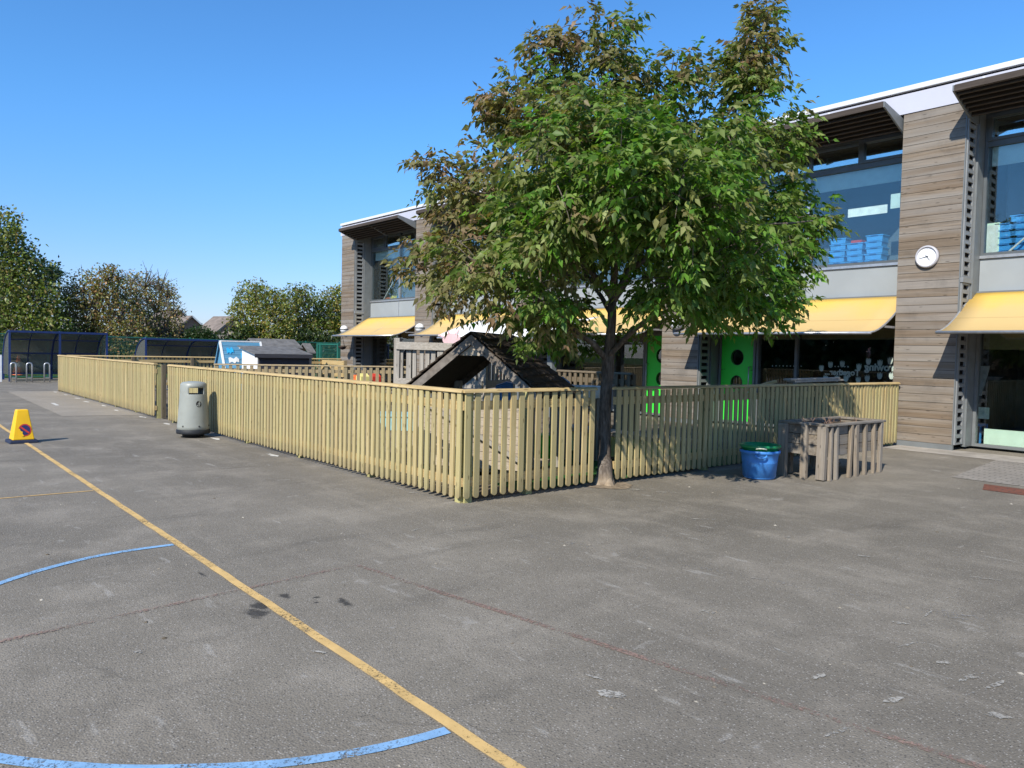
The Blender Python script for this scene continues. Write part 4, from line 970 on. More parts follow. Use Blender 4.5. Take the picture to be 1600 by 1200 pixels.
for (px, py, rp, dds) in LOBES:
    for dd in dds:
        if py > 380: py_, rp_ = py-11*min(1, (py-380)/110), rp*.95
        else: py_, rp_ = py, rp
        c = np.array(T(960+(px-960)*.965, py_, dd)); rad = rp_/FPX*(DT+dd)
        ntw = max(5, int(54*rad**1.75)+3)
        for i in range(ntw):
            dv = unit(rng.normal(size=3)); dv[2] *= .8
            bias = unit(c-np.array(T(957, 470, 0))); dv = unit(dv+.35*bias)
            st = c-dv*rad*.15+rng.normal(size=3)*rad*.22; ln = rad*rng.uniform(.65, 1.12); end = st+dv*ln
            midp = st+dv*ln*.55+np.array([0, 0, .05*ln]); end[2] -= .05*ln
            if i % 2 == 0: tw.tube([st, midp, end], [.008, .005, .002], 4, False)
            # browning: towards the top, the left and the outside of the crown
            hgt = (c[2]-2.6)/3.0; left = -(c-crown_c)@right/2.0
            pb = -.14+.74*max(0, hgt-.1)+.75*max(0, left)+.05*(dd < -.5)
            brown = np.clip(rng.normal(pb*1.25, .28), 0, 1)
            nl = int(3+ln*13)
            for j in range(nl):
                t = .25+.75*(j+rng.random())/nl
                p0 = (st*(1-t)**2+2*midp*t*(1-t)+end*t**2)
                side = unit(np.cross(dv, axis_up)+1e-6)*(1 if j % 2 else -1)
                ax = unit(dv*.7+side*rng.uniform(.4, 1.0)+rng.normal(size=3)*.3+np.array([0, 0, -.15]))
                RL = rng.uniform(.17, .27); nlf = 5 if rng.random() < .45 else 7
                sd = unit(np.cross(ax, axis_up+rng.normal(size=3)*.25))
                base = np.array([.086, .192, .022])*(1+.22*rng.normal()) if rng.random() < .62 else np.array([.165, .245, .058])
                bl = np.clip(brown+.12*rng.normal(), 0, 1); base = base*(1-bl)+bl*(np.array([.235, .155, .090]) if rng.random() < .5 else np.array([.215, .190, .085]))
                for m in range(nlf):
                    if rng.random() < .12: continue
                    s = (m//2+1)/(nlf//2+1) if m < nlf-1 else 1.0
                    pp = p0+ax*RL*(.25+.75*s); pp[2] -= .045*s*s
                    dl = unit(ax*.75+sd*(0 if m == nlf-1 else (1 if m % 2 else -1))*.95+np.array([0, 0, -.38])+rng.normal(size=3)*.26)
                    LP.append(pp); LD.append(dl); LC.append(np.clip(base*(1+.2*rng.normal()), .008, .4)); lf = rng.uniform(.058, .118); LL.append(lf); LW_.append(lf*rng.uniform(.44, .58))
print("leaflets", len(LP))
tw.build('twigs', 'bark', mt)
foliage('crown', 'leaf', mt, np.array(LP), np.array(LD), np.array(LC), np.array(LL), np.array(LW_), .3, .22)
c = T0; struct(MB().add([(c.x+.34*math.cos(t)*random.uniform(.85, 1.1), c.y+.30*math.sin(t)*random.uniform(.85, 1.1), .0045) for t in np.linspace(0, 6.1, 22)], [tuple(range(22))]).build('tree_pit_soil', 'soil'))

def far_tree(name, base, lobes, d, label, cols, group=None, n_per=520, leaf=.16, bare=0.0, trunk_r=.16, cat='tree', dspread=1.5):
    o = thing(name, (base.x, base.y, 0), label, cat, group)
    tk = MB(); P, D, Cc, LL, WW = [], [], [], [], []
    top = None
    cs = []
    for (px, py, rp) in lobes:
        dd = rng.uniform(-dspread, dspread); c = np.array(W(px, py, d+dd)); cs.append((c, rp/FPX*(d+dd)))
    zc = np.mean([c[2] for c, _ in cs])
    tk.tube([(base.x, base.y, 0), (base.x+.05, base.y, zc*.3), (base.x, base.y+.05, zc*.6)], [trunk_r, trunk_r*.8, trunk_r*.6], 8)
    for c, rad in cs:
        b0 = Vector((base.x, base.y, zc*.45)); cv = Vector(c)
        tk.tube([b0, b0.lerp(cv, .5)+Vector((0, 0, .2)), cv], [trunk_r*.45, trunk_r*.25, .02], 5, False)
        for i in range(int(6+bare*26*rad)):
            dv = unit(rng.normal(size=3)+np.array([0, 0, .35+bare*.8])); e = c+dv*rad*rng.uniform(.8, 1.15+bare*.35)
            m_ = c+(e-c)*.55+rng.normal(size=3)*.08*rad
            tk.tube([c, m_, e], [.028, .018, .008], 3, False)
        n = int(n_per*1.3*rad**1.6)
        dv = unit(rng.normal(size=(n, 3))); rr = rad*(.45+.6*rng.random(n)**.6)*(1+.14*rng.normal(size=n))
        # clumping
        k = rng.normal(size=(7, 3)); k = unit(k); lump = np.max(dv@k.T, axis=1); rr *= .72+.36*lump
        pp = c+dv*rr[:, None]; P.append(pp); D.append(unit(dv*.6+rng.normal(size=(n, 3))*.7+np.array([0, 0, -.25])))
        ci = rng.choice(len(cols), n, p=[w_ for _, w_ in cols]); ba = np.array([cc for cc, _ in cols])[ci]
        Cc.append(np.clip(ba*(1+.28*rng.normal(size=(n, 1))), .006, .5)); LL.append(leaf*rng.uniform(.7, 1.35, n)); WW.append(leaf*.6*rng.uniform(.7, 1.3, n))
    tk.build('trunk', 'bark', o)
    foliage('crown', 'leaf_far', o, np.concatenate(P), np.concatenate(D), np.concatenate(Cc), np.concatenate(LL), np.concatenate(WW), .2, .1)
    return o
def gp(px, d): p = W(px, 545, d); return Vector((p.x, p.y, 0))
GRN = [((.12, .165, .032), .5), ((.19, .205, .06), .38), ((.20, .155, .06), .12)]
HAW = [((.19, .185, .06), .5), ((.26, .18, .07), .28), ((.30, .15, .065), .12), ((.12, .155, .04), .1)]
OLV = [((.14, .18, .035), .5), ((.23, .225, .06), .33), ((.29, .21, .05), .17)]
far_tree('broadleaf_tree', gp(10, 39), [(-30, 380, 60), (0, 360, 36), (20, 400, 42), (-10, 440, 60), (40, 440, 42), (72, 428, 22), (85, 425, 10), (30, 480, 60), (-40, 480, 60), (60, 470, 34), (20, 520, 55), (70, 520, 40), (-20, 540, 60)], 39, 'tall green tree at the left edge behind the blue shelter', GRN, 'trees beyond the yard', n_per=620, leaf=.19)
far_tree('hawthorn_tree', gp(140, 42), [(105, 470, 26), (130, 455, 32), (165, 440, 26), (175, 430, 16), (150, 480, 42), (110, 500, 40), (180, 470, 36), (190, 500, 44), (140, 520, 45), (90, 525, 36), (200, 530, 38)], 42, 'browning hawthorn tree behind the gap between the two shelters', HAW, 'trees beyond the yard', n_per=640, leaf=.15, bare=.4)
far_tree('hawthorn_tree', gp(240, 44), [(225, 450, 28), (250, 455, 24), (262, 465, 18), (215, 480, 30), (245, 488, 34), (270, 495, 20), (220, 515, 34), (255, 522, 30), (205, 445, 18), (268, 525, 22)], 44, 'thin hawthorn with bare twiggy top left of the brick houses', HAW, 'trees beyond the yard', n_per=520, leaf=.13, bare=1.1)
far_tree('field_maple', gp(410, 48), [(385, 465, 22), (400, 455, 18), (415, 470, 26), (372, 485, 14), (385, 500, 28), (410, 510, 34), (435, 500, 30), (430, 475, 22), (400, 530, 26), (440, 530, 30)], 48, 'yellow green maple to the right of the brick houses', OLV, 'trees beyond the yard', n_per=560, leaf=.18)
far_tree('field_maple', gp(470, 49), [(460, 465, 22), (478, 462, 18), (450, 490, 28), (480, 490, 32), (500, 500, 28), (465, 520, 34), (495, 525, 34)], 49, 'rounded dark green maple between its two neighbours', GRN, 'trees beyond the yard', n_per=560, leaf=.18)
far_tree('field_maple', gp(525, 50), [(520, 465, 20), (535, 468, 20), (515, 490, 28), (540, 500, 30), (520, 520, 34), (545, 525, 34)], 50, 'green maple half hidden behind the far end of the school', OLV, 'trees beyond the yard', n_per=560, leaf=.18)
far_tree('round_bush', gp(312, 43), [(300, 525, 11), (313, 522, 13), (325, 526, 11), (305, 534, 12), (320, 534, 12)], 43, 'clipped round dark green bush in front of the brick houses', [((.03, .06, .015), .8), ((.045, .08, .02), .2)], n_per=2600, leaf=.10, cat='bush', dspread=.3)
# rough hedge closing the view between and under the trees
hl = [(px, 540+random.uniform(-6, 6), 20) for px in range(-60, 560, 20)]
hp, hd, hc = [], [], []
for (px, py, rp) in hl:
    d = 47+random.uniform(-2, 2); c = np.array(W(px, py, d)); n = 500; dv = unit(rng.normal(size=(n, 3)))*np.array([1.1, 1.1, 1.2]); hp.append(c+dv*.9*rng.random((n, 1))**.4); hd.append(rng.normal(size=(n, 3)))
    hc.append(np.clip(np.array([.035, .055, .014])*(1+.4*rng.normal(size=(n, 1))), .006, .3))
hp = np.concatenate(hp); hp[:, 2] = np.maximum(hp[:, 2], .05)
hedge = foliage('boundary_hedge', 'leaf_far', None, hp, np.concatenate(hd), np.concatenate(hc), rng.uniform(.18, .3, len(hp)), rng.uniform(.1, .18, len(hp)))
hedge['kind'] = 'stuff'; hedge['label'] = 'dark rough hedge along the far boundary under the trees'

# ------------------------------------------------------------------ brick houses
def house(px, d, wpx, apex_py, label, dark=1.0, rx=0, ridge_len=9, eave_drop=2.6):
    apex = W(px, apex_py, d); v = np.array([RC[0, 2], RC[1, 2]]); v /= np.linalg.norm(v)
    a = math.atan2(v[1], v[0])+rx; V = Vector((math.cos(a), math.sin(a), 0)); U = Vector((math.sin(a), -math.cos(a), 0))
    hw = wpx; ze = apex.z-eave_drop; G = Vector((apex.x, apex.y, 0))
    o = thing('brick_house', G, label, 'house', 'houses beyond the trees')
    mb = MB(); mb.prism([G-U*hw, G+U*hw, G+U*hw+Vector((0, 0, ze)), G+Vector((0, 0, apex.z-.1)), G-U*hw+Vector((0, 0, ze))], V*ridge_len); mb.build('wall', 'housebrick', o)
    rf = MB()
    for s in (-1, 1):
        e = G+U*s*(hw+.35)+Vector((0, 0, ze-.35*eave_drop/hw)); t = G+Vector((0, 0, apex.z))
        rf.prism([e-V*.3, t-V*.3, t-V*.3+Vector((0, 0, -.15)), e-V*.3+Vector((0, 0, -.15))], V*(ridge_len+.6))
    r_ = rf.build('roof', 'tile', o)
    for s in (-1, 1):
        e = G+U*s*(hw+.37)+Vector((0, 0, ze-.35*eave_drop/hw-.08)); t = G+Vector((0, 0, apex.z-.08))
        MB().beam(e-V*.33, t-V*.33, .04, .2).build('barge_board', 'whitepaint' if s > 0 else 'tile', o)
    w0 = G-V*.04+Vector((0, 0, ze-1.2)); MB().beam(w0-U*.6, w0+U*.6, .05, 1.0).build('window', 'whitepaint', o)
    return o
house(299, 105, 2.6, 493, 'brick house gable with a white barge board beside the hawthorn', ridge_len=4.5, eave_drop=2.2, rx=.85)
house(365, 100, 3.3, 494, 'brick house with grey tiled roof beside the yellow green maple', ridge_len=3.6, eave_drop=2.4, rx=1.05)
house(281, 112, 3.2, 484, 'brick house mostly hidden by the twiggy hawthorn', ridge_len=5, eave_drop=2.8, rx=1.0)
house(372, 88, 1.4, 517, 'small brick porch wing with white fascia under the maple', ridge_len=2.5, eave_drop=.8, rx=.9)

# ------------------------------------------------------------------ cycle shelters
def shelter(xf, y0, y1, h, label, bays=2, mid=True):
    o = thing('cycle_shelter', (xf, (y0+y1)/2, 0), label, 'shelter', 'blue cycle shelters')
    def prof(t):   # quarter curve from the front edge over and down to the back
        a = math.pi/2*t; return xf-1.9*math.sin(a)**1.0, .25+(h-.25)*math.cos(a)**.75
    n = 12
    MB().grid(lambda u, v: (prof(v)[0], y0+(y1-y0)*u, prof(v)[1]), 1, n).build('roof_panel', 'poly', o, smooth=True, solid=.006)
    for yy in (y0, y1):
        MB().add([(xf, yy, .25)]+[(prof(i/n)[0], yy, prof(i/n)[1]) for i in range(n+1)], [tuple(range(n+2))]).build('end_panel', 'poly', o)
    for i in range(bays+1):
        y = y0+(y1-y0)*i/bays
        MB().tube([(prof(k/n)[0], y, prof(k/n)[1]) for k in range(n+1)], .04, 6).build('rib', 'shelterblue', o, smooth=True)
        if mid or i in (0, bays): MB().box(xf-.035, xf+.035, y-.035, y+.035, 0, h).build('post', 'shelterblue', o)
        MB().box(xf-1.94, xf-1.86, y-.04, y+.04, 0, .4).build('post', 'shelterblue', o)
    for z, x in ((h-.02, xf),): MB().box(x-.04, x+.04, y0, y1, z-.04, z+.04).build('beam', 'shelterblue', o)
    for t in (.45, .75, 1.0): MB().box(prof(t)[0]-.03, prof(t)[0]+.03, y0, y1, prof(t)[1]-.03, prof(t)[1]+.03).build('purlin', 'shelterblue', o)
    for i in range(bays): 
        y = y0+(y1-y0)*(i+.5)/bays; MB().tube([(prof(k/n)[0], y, prof(k/n)[1]) for k in range(n+1)], .022, 6).build('rib', 'shelterblue', o, smooth=True)
    return o
ya = onX(15, 560, -35.5).y; yb_ = onX(167, 560, -35.5).y
shelter(-35.5, ya, yb_, 1.98, 'blue framed curved cycle shelter at the left with bike stands in front')
ya2 = onX(228, 560, -36).y; yb2 = onX(347, 560, -36).y
shelter(-36, ya2, yb2+1.2, 1.83, 'blue framed curved cycle shelter behind the blue play tent', mid=False)
bs = None
for i, (px, lab) in enumerate(((21, 'steel bike hoop nearest the left shelter post'), (46, 'steel bike hoop in the middle of the shelter'), (73.5, 'steel bike hoop nearest the timber fence'))):
    c = onX(px, 590, -34.6); c.z = 0
    if bs is None:
        bs = thing('bike_stand', (c.x, c.y, 0), lab, 'bike stand', 'steel bike hoops')
        pts = [(c.x, c.y-.09, 0), (c.x, c.y-.09, .64)]+[(c.x, c.y-.09*math.cos(t), .66+.09*math.sin(t)) for t in np.linspace(.2, math.pi-.2, 8)]+[(c.x, c.y+.09, .64), (c.x, c.y+.09, 0)]
        MB().tube(pts, .026, 8).build('hoop', 'steel', bs, smooth=True)
        MB().box(c.x-.01, c.x+.01, c.y-.08, c.y+.08, .18, .2).build('crossbar', 'steel', bs)
    else: copy_tree(bs, (c.x, c.y, 0), lab)
c = W(29, 585, 35.2); c.z = .35
tc = thing('traffic_cone', (c.x, c.y, 0), 'orange traffic cone standing inside the left shelter', 'cone')
MB().lathe([(.26, .03), (.05, .95), (.0, .95)], (c.x, c.y, 0), 16).build('cone_body', 'orangep', tc, smooth=True); MB().box(c.x-.28, c.x+.28, c.y-.28, c.y+.28, 0, .04).build('cone_base', 'black', tc); MB().lathe([(.185, .40), (.135, .62)], (c.x, c.y, 0), 16).build('reflective_band', 'whitepaint', tc)
c = onG(0, 597); tag(MB().box(c.x-.06, c.x+.06, c.y-.06, c.y+.06, 0, 1.0).prism([(c.x-.06, c.y-.06, 1.0), (c.x+.06, c.y-.06, 1.0), (c.x+.06, c.y+.06, 1.0), (c.x-.06, c.y+.06, 1.0)], (0, 0, .04)).build('marker_post', 'whitepaint', bevel=.01), 'short white post at the left edge before the shelter', 'post')
# mesh boundary fence
mf = thing('mesh_fence', (-38.8, 12, 0), 'green wire mesh boundary fence behind the cycle shelters', 'fence')
MB().box(-38.805, -38.795, -6, 20, .05, 1.9).build('mesh_panel', 'mesh', mf)
for i in range(14): MB().box(-38.83, -38.77, -6+2*i-.03, -6+2*i+.03, 0, 1.95).build('post', 'greensteel', mf)
for z in (.06, 1.88): MB().box(-38.82, -38.78, -6, 20, z-.02, z+.02).build('rail', 'greensteel', mf)
a = onY(497, 536, 15.6); b_ = onY(529, 536, 15.6)
mg = thing('mesh_gate', (a.x, 15.6, 0), 'green framed mesh gate beside the far end of the school', 'gate')
MB().box(a.x, b_.x, 15.595, 15.605, .1, 1.75).build('mesh_panel', 'mesh', mg)
for x in (a.x, a.x+.28, b_.x): MB().box(x-.05, x+.05, 15.55, 15.65, 0, 1.8).build('post', 'greensteel', mg)
for z in (.1, 1.75): MB().box(a.x, b_.x, 15.57, 15.63, z-.03, z+.03).build('frame_bar', 'greensteel', mg)

# ------------------------------------------------------------------ things inside the play yard
# blue play tent: boards on an A frame, ridge running towards the school
Xr = -24.2; y0 = onX(345, 533, Xr).y; y1 = onX(405, 534, Xr).y; zr = 1.70
pt = thing('play_tent', (Xr, (y0+y1)/2, 0), 'pale blue board play tent with bright painted animal shapes', 'play tent')
for s in (-1, 1):
    mb = MB()
    for i in range(11):
        t0, t1 = i/11, (i+.93)/11
        A = Vector((Xr+s*.02+s*.75*t0, y0, zr-1.5*t0)); B = Vector((Xr+s*.02+s*.75*t1, y0, zr-1.5*t1))
        mb.prism([A, B, B+Vector((-s*.02, 0, -.01)), A+Vector((-s*.02, 0, -.01))], (0, y1-y0, 0))
    mb.build('board_side', 'skyblue', pt)
for yy in (y0-.03, y1+.03):
    for s in (-1, 1): MB().beam((Xr+s*.0, yy, zr+.02), (Xr+s*.80, yy, zr-1.55), .05, .06, (0, 1, 0)).build('end_frame', 'whitepaint' if s > 0 else 'skyblue', pt)
    MB().prism([(Xr, yy+.02, zr-.15), (Xr-.66, yy+.02, .2), (Xr+.66, yy+.02, .2)], (0, .015, 0)).build('end_panel', 'skyblue', pt)
MB().box(Xr-.03, Xr+.03, y0, y1, zr, zr+.04).build('ridge_board', 'whitepaint', pt)
for (px, py, m_, k) in ((359, 548, 'brightblue', 0), (381, 556, 'brightblue', 1), (365, 563, 'whitepaint', 2), (378, 543, 'whitepaint', 3)):
    # point on the sunny slope
    best = None
    for xx in np.linspace(Xr, Xr+.75, 60):
        p = onX(px, py, xx); zz = zr-1.5*((xx-Xr-.02)/.75); e = abs(p.z-zz)
        if best is None or e < best[0]: best = (e, p)
    p = best[1]; yv = Vector((0, 1, 0)); dn = Vector((.75, 0, -1.5)).normalized(); nn = Vector((1.5, 0, .75)).normalized()
    shp = [(-.16, -.1), (-.1, -.14), (0, -.06), (.1, -.16), (.18, -.05), (.17, .1), (.08, .06), (.03, .15), (-.06, .08), (-.16, .13)]
    MB().prism([p+yv*a_*(.62 if k != 2 else .95)+dn*b2*(.75 if k != 3 else .4)+nn*.012 for a_, b2 in shp], nn*.006).build('painted_shape', m_, pt)
# sheds
Xs = -22.4
sy0 = onX(404, 566, Xs).y; sy1 = onX(482, 560, Xs).y
sh = thing('storage_shed', (Xs-.5, (sy0+sy1)/2, 0), 'low dark storage shed with white end wall and grey felt roof', 'shed')
mb = MB(); 
for i in range(9): mb.box(Xs-.02, Xs+random.uniform(0, .004), sy0, sy1, .1+.135*i, .1+.135*i+.13)
mb.build('front_boards', 'darkboard', sh)
MB().prism([(Xs-.02, sy0-.03, .08), (Xs-1.25, sy0-.03, .08), (Xs-1.25, sy0-.03, 1.52), (Xs-.02, sy0-.03, 1.32)], (0, .025, 0)).build('end_wall', 'whitepaint', sh)
MB().prism([(Xs-.02, sy1+.005, .08), (Xs-1.25, sy1+.005, .08), (Xs-1.25, sy1+.005, 1.52), (Xs-.02, sy1+.005, 1.32)], (0, .025, 0)).build('end_wall', 'darkboard', sh)
MB().prism([(Xs+.10, sy0-.15, 1.32), (Xs-1.35, sy0-.15, 1.56), (Xs-1.35, sy0-.15, 1.59), (Xs+.10, sy0-.15, 1.36)], (0, sy1-sy0+.25, 0)).build('roof', 'felt', sh)
MB().box(Xs+.08, Xs+.11, sy0-.15, sy1+.1, 1.24, 1.355).build('fascia_board', 'darkboard', sh)
MB().box(Xs-1.25, Xs-1.2, sy0, sy1, .08, 1.5).build('back_wall', 'darkboard', sh)
X2 = -25.9; s0 = onX(403, 540, X2).y; s1 = onX(467, 541, X2).y
s2 = thing('storage_shed', (X2-.6, (s0+s1)/2, 0), 'grey roofed shed behind the dark shed with the white end', 'shed')
MB().box(X2-1.2, X2, s0, s1, .05, 1.55).build('wall', 'darkboard', s2)
MB().prism([(X2+.12, s0-.1, 1.56), (X2-.6, s0-.1, 1.86), (X2-1.3, s0-.1, 1.56), (X2-1.3, s0-.1, 1.53), (X2-.6, s0-.1, 1.82), (X2+.12, s0-.1, 1.53)], (0, s1-s0+.2, 0)).build('roof', 'felt', s2)
X3 = -26.7; t0 = onX(483, 545, X3).y; t1 = onX(499, 545, X3).y-.5
s3 = thing('storage_shed', (X3-.6, (t0+t1)/2, 0), 'small grey gabled shed left of the green mesh gate', 'shed')
MB().box(X3-.85, X3, t0, t1+.2, .05, 1.38).build('wall', 'greywood', s3)
MB().prism([(X3+.1, t0-.08, 1.40), (X3-.4, t0-.08, 1.74), (X3-.9, t0-.08, 1.40), (X3-.9, t0-.08, 1.36), (X3-.4, t0-.08, 1.69), (X3+.1, t0-.08, 1.36)], (0, t1-t0+.4, 0)).build('roof', 'felt', s3)
c = onG(490, 568, 1.0)
wb = thing('timber_trough', (c.x, c.y, 0), 'pale timber trough planter near the foot of the far column', 'planter')
xa, xb = onY(500, 562, 13.6).x, onY(537, 562, 13.6).x
for zz in (.5, .72, .94): MB().box(xa, xb, 13.6, 13.64, zz, zz+.17).build('board', 'railwood', wb)
for x in (xa+.05, xb-.05): MB().box(x-.05, x+.05, 13.645, 13.745, 0, 1.12).build('post', 'oldfence', wb)

# wooden playhouse: shingled roof over bleached board walls, turned towards the fence corner
Uv = Vector((.857, .515, 0)); Vv = Vector((-.515, .857, 0))
A0 = W(740, 519.5, 9.45); za = A0.z; A0.z = 0
ph = thing('playhouse', A0, 'small timber playhouse with dark shingle gable roof behind the fence corner', 'playhouse')
def L(u_, v_, z): return A0+Uv*u_+Vv*v_+Vector((0, 0, z))
pit = .80; hw = .98; ln_ = 1.35
for s in (-1, 1):
    mb = MB(); nr_ = 9
    for i in range(nr_):
        t0, t1 = i/nr_, (i+1.25)/nr_; u0, u1 = s*hw*t0, s*hw*min(t1, 1.02); w_ = .14; v = -.10
        while v < ln_+.1:
            ww = w_*random.uniform(.7, 1.2); zz0, zz1 = za-hw*pit*t0, za-hw*pit*min(t1, 1.02); up = .012+.02
            mb.prism([L(u0, v, zz0+.012), L(u1, v, zz1+up+random.uniform(0, .012)), L(u1, v, zz1+up-.014), L(u0, v, zz0-.002)], Vv*(ww-.008)); v += ww
    mb.build('roof_shingles', 'shingle', ph)
    MB().prism([L(0, -.06, za-.025), L(s*hw, -.06, za-hw*pit-.025), L(s*hw, -.06, za-hw*pit-.045), L(0, -.06, za-.045)], Vv*(ln_+.12)).build('roof_deck', 'shingle', ph)
    for v in (-.085, ln_+.06): MB().prism([L(0, v, za-.03), L(s*(hw+.01), v, za-.03-(hw+.01)*pit), L(s*(hw+.01), v, za-.15-(hw+.01)*pit), L(0, v, za-.15)], Vv*.025).build('barge_board', 'barge', ph)
    for v in (.0, ln_-.1): 
        MB().beam(L(s*.74, v+.05, 0), L(s*.74, v+.05, za-.74*pit-.06), .09, .09, Vv).build('post', 'greywood', ph)
MB().prism([L(-.16, -.05, za-.285), L(.16, -.05, za-.285), L(0, -.05, za-.155)], Vv*.02).build('gable_panel', 'palewood', ph)
mb = MB()
for i in range(8): mb.prism([L(-.70, -.005, .12+.105*i), L(.70, -.005, .12+.105*i), L(.70, -.005, .12+.105*i+.099), L(-.70, -.005, .12+.105*i+.099)], Vv*.022)
mb.build('board_wall', 'palewood', ph)
mb = MB()
for i in range(9): mb.prism([L(-.65, .1+.13*i, .06), L(.65, .1+.13*i, .06), L(.65, .1+.13*i, .11), L(-.65, .1+.13*i, .11)], Vv*.12)
mb.build('floor_boards', 'palewood', ph)
MB().beam(L(-.70, -.06, .95), L(.72, -.06, .22), .05, .05).build('handrail', 'greywood', ph)

# weathered play platform with railings
B0 = W(620, 600, 12.2); B0.z = 0; B1 = B0+Uv*1.0
def onU(px, py):   # where a sight line meets the railing plane
    d = RC@np.array([px-800, py-600, FPX]); n = np.array([Vv.x, Vv.y, 0]); t = ((np.array([B0.x, B0.y, 0])-np.array([0, 0, EYE]))@n)/(d@n)
    return Vector((d[0]*t, d[1]*t, EYE+d[2]*t))
pp = thing('play_platform', B0, 'grey weathered timber play platform with vertical railings behind the playhouse', 'play platform')
pa, pb_ = onU(622, 535), onU(757, 535); zt2 = pa.z; zb2 = onU(640, 597).z
for i, px in enumerate((622, 690, 757)):
    p = onU(px, 540); MB().beam((p.x, p.y, 0), (p.x, p.y, zt2+.07 if i == 0 else zt2), .10, .10, Vv).build('post', 'greywood', pp, bevel=.006)
MB().beam(Vector((pa.x, pa.y, zt2-.05))-Vv*.06, Vector((pb_.x, pb_.y, zt2-.06))-Vv*.06, .04, .12).build('rail', 'greywoodU', pp, bevel=.005)
MB().beam(Vector((pa.x, pa.y, zb2))-Vv*.06, Vector((pb_.x, pb_.y, zb2))-Vv*.06, .04, .12).build('rail', 'greywoodU', pp, bevel=.005)
Lr = (pb_-pa).length; nb = 13
for i in range(nb):
    t = (i+.6)/nb+random.uniform(-.012, .012); p = pa.lerp(pb_, t); MB().beam((p.x, p.y, zb2+.05), (p.x+random.uniform(-.01, .01), p.y, zt2-.10), .025, random.choice([.06, .07, .085]), Uv).build('baluster', 'greywood', pp)
pc = pb_+Vv*1.3
MB().beam((pc.x, pc.y, 0), (pc.x, pc.y, zt2), .10, .10, Vv).build('post', 'greywood', pp)
for z in (zt2-.05, zb2): MB().beam((pb_.x, pb_.y, z), (pc.x, pc.y, z), .04, .12).build('rail', 'greywoodU', pp)
for i in range(8):
    p = pb_.lerp(pc, (i+.5)/8); MB().beam((p.x, p.y, zb2+.05), (p.x, p.y, zt2-.1), .025, .07, Vv).build('baluster', 'greywood', pp)
mb = MB(); 
for i in range(9): q0 = Vector((pa.x, pa.y, zb2-.12))+Vv*(.145*i); q1 = Vector((pb_.x, pb_.y, zb2-.12))+Vv*(.145*i); mb.beam(q0, q1, .138, .04)
mb.build('deck_boards', 'greywoodU', pp)

# white canopy on posts in front of the school
xa, xb = -17.7, -13.0; yc = 12.6
cp = thing('canopy', ((xa+xb)/2, yc, 0), 'white cloth canopy on grey posts, mostly hidden by the tree', 'canopy')
MB().grid(lambda u, v: (xa+(xb-xa)*u, yc-.5+1.5*v, 1.97+.50*v**.8-.05*math.sin(math.pi*u*3)**2), 24, 8).build('cloth', 'canvas', cp, smooth=True, solid=.01)
for px in (770, 811, 862):
    p = onY(px, 520, yc+.2); MB().box(p.x-.09, p.x+.09, yc+.15, yc+.3, 0, 2.62).build('post', 'metalgrey', cp)
MB().tube([(xa, yc-.5, 1.92), (xb, yc-.5, 1.92)], .03, 8).build('front_pole', 'steel', cp)
c = W(706, 526, 13.2)
pk = thing('pink_board', (c.x, c.y, c.z-.1), 'pink rounded cutout board with thin raised ears above the railing', 'board')
rr = Vector((right[0], right[1], 0)).normalized(); bk = Vector((-rr.y, rr.x, 0))
MB().prism([c+rr*(.14*math.cos(t)*1.15)+Vector((0, 0, -.05+.11*math.sin(t))) for t in np.linspace(0, 2*math.pi, 25)[:-1]], bk*.03).build('board_face', 'pink', pk)
for (dx, dz, ex, ez) in ((-.05, .04, -.075, .12), (.06, .04, .13, .13), (-.13, -.02, -.23, .03)): MB().beam(c+rr*dx+Vector((0, 0, dz))+bk*.015, c+rr*ex+Vector((0, 0, ez))+bk*.015, .03, .025).build('board_ear', 'pink', pk)
MB().beam(Vector((c.x, c.y, 0))+bk*.05, c+bk*.05, .04, .04).build('board_post', 'greywood', pk)

# water trays and toys behind the side fence
def tray_table(name, c, rx, ry, h, n, mats, lab, cat, rot_=0.0, tilt=0):
    o = thing(name, (c.x, c.y, 0), lab, cat)
    def ring(s, z): return [(c.x+rx*s*math.cos(2*math.pi*(k+.5)/n+rot_), c.y+ry*s*math.sin(2*math.pi*(k+.5)/n+rot_), z) for k in range(n)]
    mb = MB(); rings = [ring(.85, h-.16), ring(1, h), ring(.9, h), ring(.8, h-.12)]
    for q_ in rings: mb.v += q_
    mb.f = [tuple(range(n))]+[(i*n+k, i*n+(k+1) % n, (i+1)*n+(k+1) % n, (i+1)*n+k) for i in range(3) for k in range(n)]+[tuple(3*n+k for k in range(n))]
    mb.build('tray', mats[0], o)
    for k in range(4):
        a = math.pi/4+k*math.pi/2; MB().box(c.x+rx*.6*math.cos(a)-.03, c.x+rx*.6*math.cos(a)+.03, c.y+ry*.6*math.sin(a)-.03, c.y+ry*.6*math.sin(a)+.03, 0, h-.161).build('leg', mats[1], o)
    return o
c = W(872, 600, 11.0)
o = thing('water_tray', (c.x, c.y, 0), 'pale blue eight sided tray leaning upright behind the fence', 'tray')
fr_ = Vector((-.64, -.77, 0)).normalized(); fwd = Vector((RC[0, 2], RC[1, 2], 0)).normalized(); tl_ = (Vector((0, 0, 1))*.8+fwd*.6).normalized()
def oct_(s, off): return [c+rr*(.17*s*math.cos(math.pi/8+math.pi/4*k)*1.1)+tl_*(.17*s*math.sin(math.pi/8+math.pi/4*k)-.03)+fwd*off for k in range(8)]
mb = MB()
for s, off in ((1, .0), (.86, .0), (.78, .05)): mb.v += [tuple(x) for x in oct_(s, off)]
mb.f = [(i*8+k, i*8+(k+1) % 8, i*8+8+(k+1) % 8, i*8+8+k) for i in (0, 1) for k in range(8)]+[tuple(16+k for k in range(8))]
mb.build('tray_body', 'paleblue', o, solid=.012)
